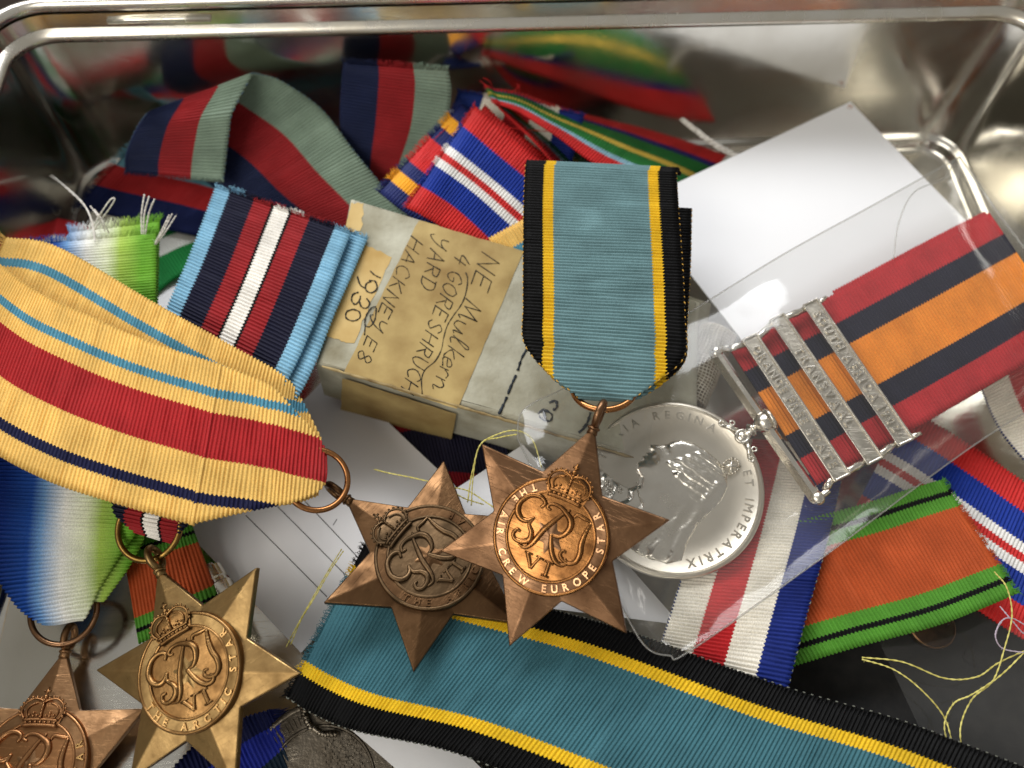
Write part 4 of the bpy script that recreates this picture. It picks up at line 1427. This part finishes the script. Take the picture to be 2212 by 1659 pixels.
SF, sl = bar_frame((1546, 764), (1764, 1078), 24.5, 22.5)
m_ = MB()
h = sl / 2
m_.add([(-h, -1.5, 0), (h, -1.5, 0), (h, 1.5, 0), (-h, 1.5, 0), (-h, -.5, 1.5), (h, -.5, 1.5), (h, .5, 1.5), (-h, .5, 1.5)],
       [(0, 3, 2, 1), (4, 5, 6, 7), (0, 1, 5, 4), (1, 2, 6, 5), (2, 3, 7, 6), (3, 0, 4, 7)])
for sx in (-1, 1):
    m_.ball((sx * h, 0, .8), 1.55, .8, 14, 8)
    m_.tube([(sx * h, 1.0, .7), (sx * (h - .3), 2.8, .9)], .7, 8)
m_.ball((0, 0, .8), 2.3, .85, 16, 8)
m_.torus(2.2, .45, 26, 8, Matrix.Translation((0, 1.1, .9)) @ Matrix.Rotation(math.pi / 2, 4, 'X'))
m_.xf(SF)
world_child(m_.build('suspender_bar', SILVER, None, True, 45), qs)
bs = []
for (p, q, txt) in (((1617, 729), (1819, 1035), 'ORANGE FREE STATE'), ((1676, 686), (1890, 999), 'TRANSVAAL'), ((1748, 654), (1956, 959), 'SOUTH AFRICA 1902')):
    bf, L_ = bar_frame(p, q, 27.3, 25.8)
    bs.append((bf, L_))
    h = L_ / 2
    m_ = MB()
    m_.box(-h, h, -1.75, 1.75, -.5, .55)
    border = MB()
    for y0, y1 in ((-1.9, -1.45), (1.45, 1.9)):
        border.box(-h, h, y0, y1, -.6, .95)
    for x0, x1 in ((-h, -h + .45), (h - .45, h)):
        border.box(x0, x1, -1.42, 1.42, -.58, .93)
    # stippled ground
    rnd = random.Random(len(txt))
    if txt[0] != 'O':
        for _ in range(420):
            m_.ball((rnd.uniform(-h + .6, h - .6), rnd.uniform(-1.35, 1.35), .55), rnd.uniform(.06, .11), .8, 5, 3)
    m_.xf(bf)
    co = world_child(m_.build('clasp', SILVER_DULL, None, False), qs)
    bo_ = border.xf(bf).build('clasp_border', SILVER, None, False)
    bvm = bo_.modifiers.new('worn_edges', 'BEVEL')
    bvm.width = .00012
    bvm.segments = 2
    world_child(bo_, co)
    co['label'] = 'silver clasp reading ' + txt
    m_ = MB()
    ws = []
    for ch in txt:
        g_ = glyph(ch)
        ws.append(.45 if ch == ' ' else (g_[3] - g_[2]) + .34)
    tw = sum(ws)
    span = L_ * (.86 if len(txt) > 10 else .55)
    x = -span / 2
    for ch, w in zip(txt, ws):
        if ch != ' ':
            letter(m_, ch, 1.8, .75, Matrix.Translation((x + span * w / tw / 2, 0, .6)))
        x += span * w / tw
    m_.xf(bf)
    world_child(m_.build('clasp_lettering', SILVER, None, False), co)
# lugs that link the clasps
def lug(pts, rad):
    world_child(MB().tube(pts, rad, 8).build('clasp_link', SILVER, None, True), qs)


for (f0, l0), (f1, l1) in zip(bs, bs[1:]):
    for sx in (-1, 1):
        a = f0 @ Vector((sx * (l0 / 2 - 1.0), 1.8, 0))
        b = f1 @ Vector((sx * (l1 / 2 - 1.0), -1.8, 0))
        lug([a, a.lerp(b, .3), a.lerp(b, .5), a.lerp(b, .7), b], [.75, .75, .95, .75, .75])
f0, l0 = bs[0]
for sx in (-1, 1):
    a = SF @ Vector((sx * (sl / 2 - .6), 2.2, .8))
    b = f0 @ Vector((sx * (l0 / 2 - 1.0), -1.8, 0))
    lug([a, a.lerp(b, .5), b], [.7, .85, .7])
f2, l2 = bs[2]
for sx in (-1, 1):
    a = f2 @ Vector((sx * (l2 / 2 - .9), 1.8, 0))
    lug([a, f2 @ Vector((sx * (l2 / 2 - .6), 4.0, .1))], [.7, .45])
ribbon('ribbon_front', R_QSA, [(1576, 752, 24.5, 1766, 1046, 23), (1700, 688, 24.6, 1890, 972, 23.4), (1850, 610, 25.5, 2036, 890, 24.5), (2000, 531, 27, 2180, 806, 26), (2137, 460, 28.5, 2315, 722, 27.5)], qs, wob=.25, seed=50, cols=26)
ribbon('ribbon_back', R_QSA, [(1800, 628, 23.5, 1990, 918, 23), (1995, 524, 24.5, 2185, 802, 24), (2128, 456, 26, 2310, 726, 25.5)], qs, wob=.25, seed=51)

# ------------------------------------------------------------------ clear sleeve round the silver medal
UE = [(1119, 949, 26), (1121, 905, 26.5), (1146, 874, 27), (1229, 833, 27.5), (1360, 752, 28), (1484, 678, 28), (1693, 549, 28), (1890, 441, 28), (2073, 339, 28)]
LE = [(1153, 1021, 25), (1235, 1150, 24), (1330, 1290, 20), (1392, 1394, 20), (1446, 1416, 20), (1492, 1405, 20), (1777, 1204, 21), (2127, 946, 21), (2445, 760, 22)]
UEv = catmull([Vector(p) for p in UE], 8)
LEv = catmull([Vector(p) for p in LE], 8)
sl_ = empty('clear_sleeve', Matrix.Translation(at(1500, 1000, 14)))
tag(sl_, 'clear plastic sleeve around the silver medal with clasps', 'sleeve')
for nm, bulge, drop in (('front_film', 7.0, 0.0), ('back_film', -5.0, 1.2)):
    m_ = MB()
    nv = 26
    nu = len(UEv)
    vs_ = []
    for i in range(nu):
        for j in range(nv + 1):
            t = j / nv
            u = i / (nu - 1)
            q = UEv[i].lerp(LEv[i], t)
            prof = math.sin(math.pi * t) ** .6 * (.35 + .65 * min(1, u * 2.2)) * min(1, (1 - u) * 12 + .25)
            cr_ = .5 * mnoise.noise(Vector((q.x * .012, q.y * .012, 3))) + .35 * mnoise.noise(Vector((q.x * .03, q.y * .03, 9)))
            al = (q.x * .86 - q.y * .5) * .006
            ac_ = (q.x * .5 + q.y * .86) * .05
            cr_ += (.35 + min(1, max(0, (t - .55) * 3))) * 1.5 * abs(mnoise.noise(Vector((al, ac_, 5)))) * math.sin(math.pi * min(1, (1 - t) * 6 + .1) / 2)
            vs_.append(at(q.x, q.y, q.z - drop + bulge * prof * (.8 if bulge > 0 else 1) + cr_))
    m_.add(vs_, [(i * (nv + 1) + j, i * (nv + 1) + j + 1, (i + 1) * (nv + 1) + j + 1, (i + 1) * (nv + 1) + j) for i in range(nu - 1) for j in range(nv)])
    world_child(m_.build(nm, FILM, None, True), sl_)
m_ = MB()
edge_pts = [at(p.x, p.y, p.z) for p in reversed(UEv)] + [at(p.x, p.y, p.z) for p in LEv]
m_.tube(edge_pts, .2, 6)
m_.tube([at(2073, 339, 28), at(2150, 452, 30), at(2260, 600, 28), at(2445, 760, 22)], .3, 6)
m_.tube(catmull([at(*p) for p in [(2060, 350, 31), (2040, 385, 32), (1975, 415, 32.5), (1942, 480, 32.5), (1930, 560, 32)]], 8), .16, 5)
world_child(m_.build('welded_seam', FILM_EDGE, None, True), sl_)

# second clear packet low on the right with a solid disc standing in for a brown reflection
cl2 = empty('clear_packet', Matrix.Translation(at(2080, 1500, 6)))
tag(cl2, 'clear plastic packet lying on the black sheet in the lower right corner', 'packet')
m_ = MB()
vs_ = []
cor = [at(1880, 1350, 10), at(2060, 1720, 9), at(2420, 1700, 9), at(2260, 1290, 10)]
nn_ = 14
for j in range(nn_ + 1):
    for i in range(nn_ + 1):
        s, t = i / nn_, j / nn_
        p = cor[0].lerp(cor[1], s).lerp(cor[3].lerp(cor[2], s), t)
        vs_.append(p + Vector((0, 0, 2.2 * math.sin(math.pi * s) * math.sin(math.pi * t) + .8 * mnoise.noise(p * .06))))
m_.add(vs_, [(j * (nn_ + 1) + i, j * (nn_ + 1) + i + 1, (j + 1) * (nn_ + 1) + i + 1, (j + 1) * (nn_ + 1) + i) for j in range(nn_) for i in range(nn_)])
world_child(m_.build('packet_film', FILM, None, True), cl2)
m_ = MB()
m_.lathe([(5, -.8), (5, .6), (4.7, .8), (4.3, .5), (2, .8), (1.6, .5), (0, .7)], 40)
m_.xf(Matrix.Translation(at(2010, 1350, 5.6)))
world_child(m_.build('brown_reflection', BROWN, None, True, 50), cl2)

# ------------------------------------------------------------------ gauze roll
ga, gb = at(1552, 716, 17), at(1486, 868, 13)
gz = empty('gauze_roll', Matrix.Translation(gb))
tag(gz, 'small roll of open weave gauze beside the box end', 'gauze')
ax_ = (gb - ga).normalized()
q1 = ax_.orthogonal().normalized()
q2 = ax_.cross(q1)
GL = (gb - ga).length
m_ = MB()
RG = 4.2
for k in range(30):
    a = 2 * math.pi * k / 30
    m_.tube([ga + ax_ * (GL * s / 12) + (q1 * math.cos(a + .06 * math.sin(s * 1.3)) + q2 * math.sin(a + .06 * math.sin(s * 1.3))) * (RG + .1 * math.sin(s + k)) for s in range(13)], .12, 4)
for k in range(26):
    c = ga + ax_ * (GL * (k + .5) / 26)
    m_.tube([c + (q1 * math.cos(2 * math.pi * j / 24) + q2 * math.sin(2 * math.pi * j / 24)) * (RG + .08) + ax_ * .12 * math.sin(j * 1.1 + k) for j in range(24)], .13, 4, closed=True)
world_child(tag(m_.build('gauze_weave', GAUZE, None, True), kind='stuff'), gz)
m_ = MB()
m_.tube([ga, ga.lerp(gb, .5), gb], [3.6, 3.7, 3.6], 20)
world_child(m_.build('core', CORE, None, True, 50), gz)
fl = sheet('box_flap', [at(1490, 640, 22), at(1536, 656, 20), at(1520, 760, 12), at(1478, 770, 14)], .5, OLDCARD, None, .3, 8, .2)
world_child(fl, bx)

# ------------------------------------------------------------------ dark medal and silver barrel at the bottom
dm = empty('dark_medal', frame(at(694, 1692, 4), (.96, .2, .02), (-.2, .96, .1)))
tag(dm, 'dark tarnished silver medal at the bottom edge below the golden star', 'medal')
m_ = MB()
m_.lathe([(15, -1.3), (15, .6), (14.6, .95), (14.1, .9), (13.8, .5), (10.6, .5), (10.4, .75), (10.1, .75), (9.9, .45), (5, .5), (0, .55)], 96)
m_.build('medal_disc', DARKM, dm, True, 50)
m_ = MB()
ring_text(m_, 'IIIIIIIIIIIIIIIIII', 175, 100, 12.2, 1.9, .5, .4, inward=False)
for j in range(14):
    for i in range(9):
        x, y = 1.0 + i * .85 + (j % 2) * .42, 1.0 + j * .62
        if math.hypot(x, y) < 9.6 and (i * 7 + j * 3) % 5 > 1:
            m_.box(x - .34, x + .34, y - .22, y + .22, .45, .8)
m_.box(2.0, 3.6, -1.2, .4, .45, 1.0)
m_.box(2.35, 3.25, -.85, .05, .6, 1.2)
m_.build('relief', DARKM, dm, False)
m_ = MB()
rnd = random.Random(4)
pth = catmull([Vector(p) for p in ((-2.2, 14.2, 1.4), (-1.8, 11.8, 1.6), (-.4, 9.9, 1.7), (1.6, 8.6, 1.7), (4.0, 8.4, 1.5))], 6)
for p in pth:
    m_.ball(p + Vector((rnd.uniform(-.2, .2), rnd.uniform(-.2, .2), 0)), rnd.uniform(.55, .8), .85, 9, 6)
m_.tube(catmull([Vector(p) for p in ((.3, 13.2, 2.0), (1.6, 11.8, 2.2), (3.4, 10.8, 2.1), (5.0, 10.6, 1.7))], 5), .75, 9)
m_.box(.8, 4.6, 11.6, 14.6, .6, 1.6)
m_.build('claw_mount', DARKM, dm, True, 40)

bar = empty('silver_barrel', Matrix.Translation(at(470, 1262, 5)))
tag(bar, 'small silver knob by the edge of the white paper, behind the golden star', 'medal fitting')
m_ = MB()
a, b = at(448, 1222, 6), at(500, 1310, 5)
m_.tube([a.lerp(b, t) for t in (0, .08, .1, .35, .38, .45, .48, .75, 1)], [1.2, 1.4, 2.6, 2.6, 2.3, 2.3, 2.7, 2.5, 1.6], 18)
world_child(m_.build('knob', SILVER, None, True, 35), bar)
m_ = MB()
m_.tube([a.lerp(b, .8), a.lerp(b, 1.6)], [1.5, 1.2], 10)
world_child(m_.build('stem', SILVER, None, True), bar)


# ------------------------------------------------------------------ threads
def thread(label, mat, lines, r=.16, cat='thread', name='thread'):
    m = MB()
    for ln in lines:
        P = catmull([at(*p) for p in ln], 14)
        # two plies twisted round each other
        n_ = len(P)
        a_ = 0.0
        A1, A2 = [], []
        for i in range(n_):
            t_ = (P[min(n_ - 1, i + 1)] - P[max(0, i - 1)]).normalized()
            u_ = t_.cross(Vector((0, 0, 1)))
            u_ = u_.normalized() if u_.length > 1e-4 else Vector((1, 0, 0))
            w_ = u_.cross(t_)
            off = (u_ * math.cos(a_) + w_ * math.sin(a_)) * r * .55
            A1.append(P[i] + off)
            A2.append(P[i] - off)
            a_ += 1.1
        m.tube(A1, [r * random.uniform(.5, .75) for _ in A1], 5)
        m.tube(A2, [r * random.uniform(.5, .75) for _ in A2], 5)
        for _ in range(3):                                   # loose fibres
            i = random.randrange(n_)
            d_ = Vector((random.uniform(-1, 1), random.uniform(-1, 1), random.uniform(0, 1))) * r * 5
            m.tube([P[i], P[i] + d_ * .6, P[i] + d_ + Vector((0, 0, -r))], [.03, .025, .015], 4)
    o = m.build(name, mat, None, True)
    return tag(o, label, cat)


thread('white cotton strand curling up from the fringed green ribbon, upper left', THREAD_W,
       [[(108, 380, 22), (140, 402, 26), (180, 440, 29), (198, 478, 29), (205, 520, 28)], [(112, 378, 22), (142, 405, 26.5), (182, 444, 29), (200, 482, 29), (206, 522, 28)]], .2)
thread('crossed white cotton loops standing on the green fringed ribbon', THREAD_W,
       [[(200, 492, 28), (215, 465, 32), (238, 432, 34), (248, 430, 34), (240, 445, 33), (215, 480, 30), (202, 500, 28)], [(195, 445, 31), (212, 468, 31), (228, 500, 28)], [(204, 452, 31), (222, 478, 31), (236, 504, 28)]], .18)
thread('white thread tuft pointing up at the right of the green fringed ribbon', THREAD_W,
       [[(306, 506, 28), (306, 460, 31), (312, 420, 33)], [(310, 506, 28), (312, 462, 31), (322, 424, 33)], [(314, 506, 28), (322, 460, 31), (334, 430, 33)]], .2)
thread('short white thread tuft leaning right beside the sky blue striped ribbon', THREAD_W,
       [[(334, 528, 27), (352, 500, 30), (372, 462, 32)], [(337, 528, 27), (358, 500, 30), (380, 466, 32)], [(336, 524, 27), (350, 496, 30), (366, 464, 32)]], .18)
thread('thin grey thread looping on the tin floor, far left', plain_mat('grey_thread', rgb(170, 172, 168), .7),
       [[(300, 350, 12), (255, 375, 10), (210, 405, 9), (170, 440, 8), (155, 452, 8), (165, 458, 8), (190, 420, 9), (205, 380, 8)]], .1)
thread('thick white string behind the white card', THREAD_W, [[(1470, 258, 22), (1500, 282, 22), (1545, 315, 21), (1600, 345, 18)], [(1473, 256, 22.4), (1503, 279, 22.4), (1548, 312, 21.4), (1603, 341, 18.4)]], .5, 'string', 'string')
thread('pair of white threads over the grey ribbon edge, top centre', THREAD_W,
       [[(896, 192, 24), (915, 215, 27), (950, 232, 28), (985, 240, 28)], [(900, 200, 24), (920, 224, 27), (955, 238, 28), (985, 243, 28)]], .2)
thread('yellow thread loops lying across the box front and scrap paper', THREAD_Y,
       [[(808, 1014, 14), (840, 1022, 16), (900, 1034, 17), (960, 1050, 17), (1000, 1075, 16), (1045, 1090, 15)],
        [(1018, 1092, 16), (1022, 1030, 20), (1035, 965, 24), (1070, 940, 25), (1115, 930, 26), (1150, 950, 26), (1170, 1010, 26)],
        [(1010, 1085, 16), (1020, 1020, 20), (1040, 958, 24), (1080, 945, 25), (1118, 938, 26)],
        [(970, 1052, 17), (1010, 1060, 16), (1050, 1085, 16), (1080, 1105, 16)]], .15)
thread('pale yellow threads hanging from the end of the teal ribbon', THREAD_Y,
       [[(742, 1190, 15), (715, 1230, 15), (680, 1290, 14), (650, 1340, 12), (628, 1392, 11)], [(738, 1186, 14), (705, 1240, 14), (665, 1310, 13), (640, 1355, 12), (618, 1398, 10)]], .13)
thread('tangled yellow threads over the black sheet, lower right', THREAD_Y,
       [[(1862, 1420, 14), (1950, 1430, 17), (2040, 1465, 17), (2110, 1462, 17), (2160, 1430, 17), (2250, 1390, 16)],
        [(1862, 1424, 14), (1930, 1446, 16), (1990, 1490, 16), (2040, 1550, 15), (2060, 1620, 15)],
        [(2148, 1235, 20), (2175, 1270, 21), (2186, 1330, 20), (2170, 1400, 18), (2145, 1470, 17), (2100, 1510, 16), (2075, 1570, 15), (2080, 1640, 15)],
        [(2212, 1410, 17), (2160, 1460, 17), (2100, 1500, 17), (2060, 1520, 16), (2040, 1570, 15), (2060, 1640, 14)]], .15)
thread('lilac white thread loop beside the green and orange ribbon end', plain_mat('lilac_thread', rgb(190, 176, 190), .7),
       [[(2160, 1310, 18), (2190, 1345, 19), (2215, 1370, 18), (2240, 1360, 17)], [(2165, 1340, 18), (2150, 1370, 19), (2165, 1400, 18), (2212, 1410, 17)], [(2150, 1375, 18), (2160, 1345, 19), (2185, 1335, 19), (2230, 1360, 18)]], .13)
thread('wispy red threads at the frayed end of the green and yellow ribbon', THREAD_R,
       [[(1060, 196, 28), (1045, 180, 31), (1036, 174, 32)], [(1066, 194, 28), (1058, 176, 32), (1044, 168, 33)], [(1080, 206, 28), (1110, 196, 32), (1124, 182, 33)], [(1120, 206, 28), (1122, 192, 31), (1116, 180, 32)],
        [(1000, 240, 27), (970, 270, 28), (930, 310, 28), (900, 350, 28)], [(1005, 238, 28), (1030, 262, 29), (1100, 276, 29), (1200, 285, 27)]], .1)
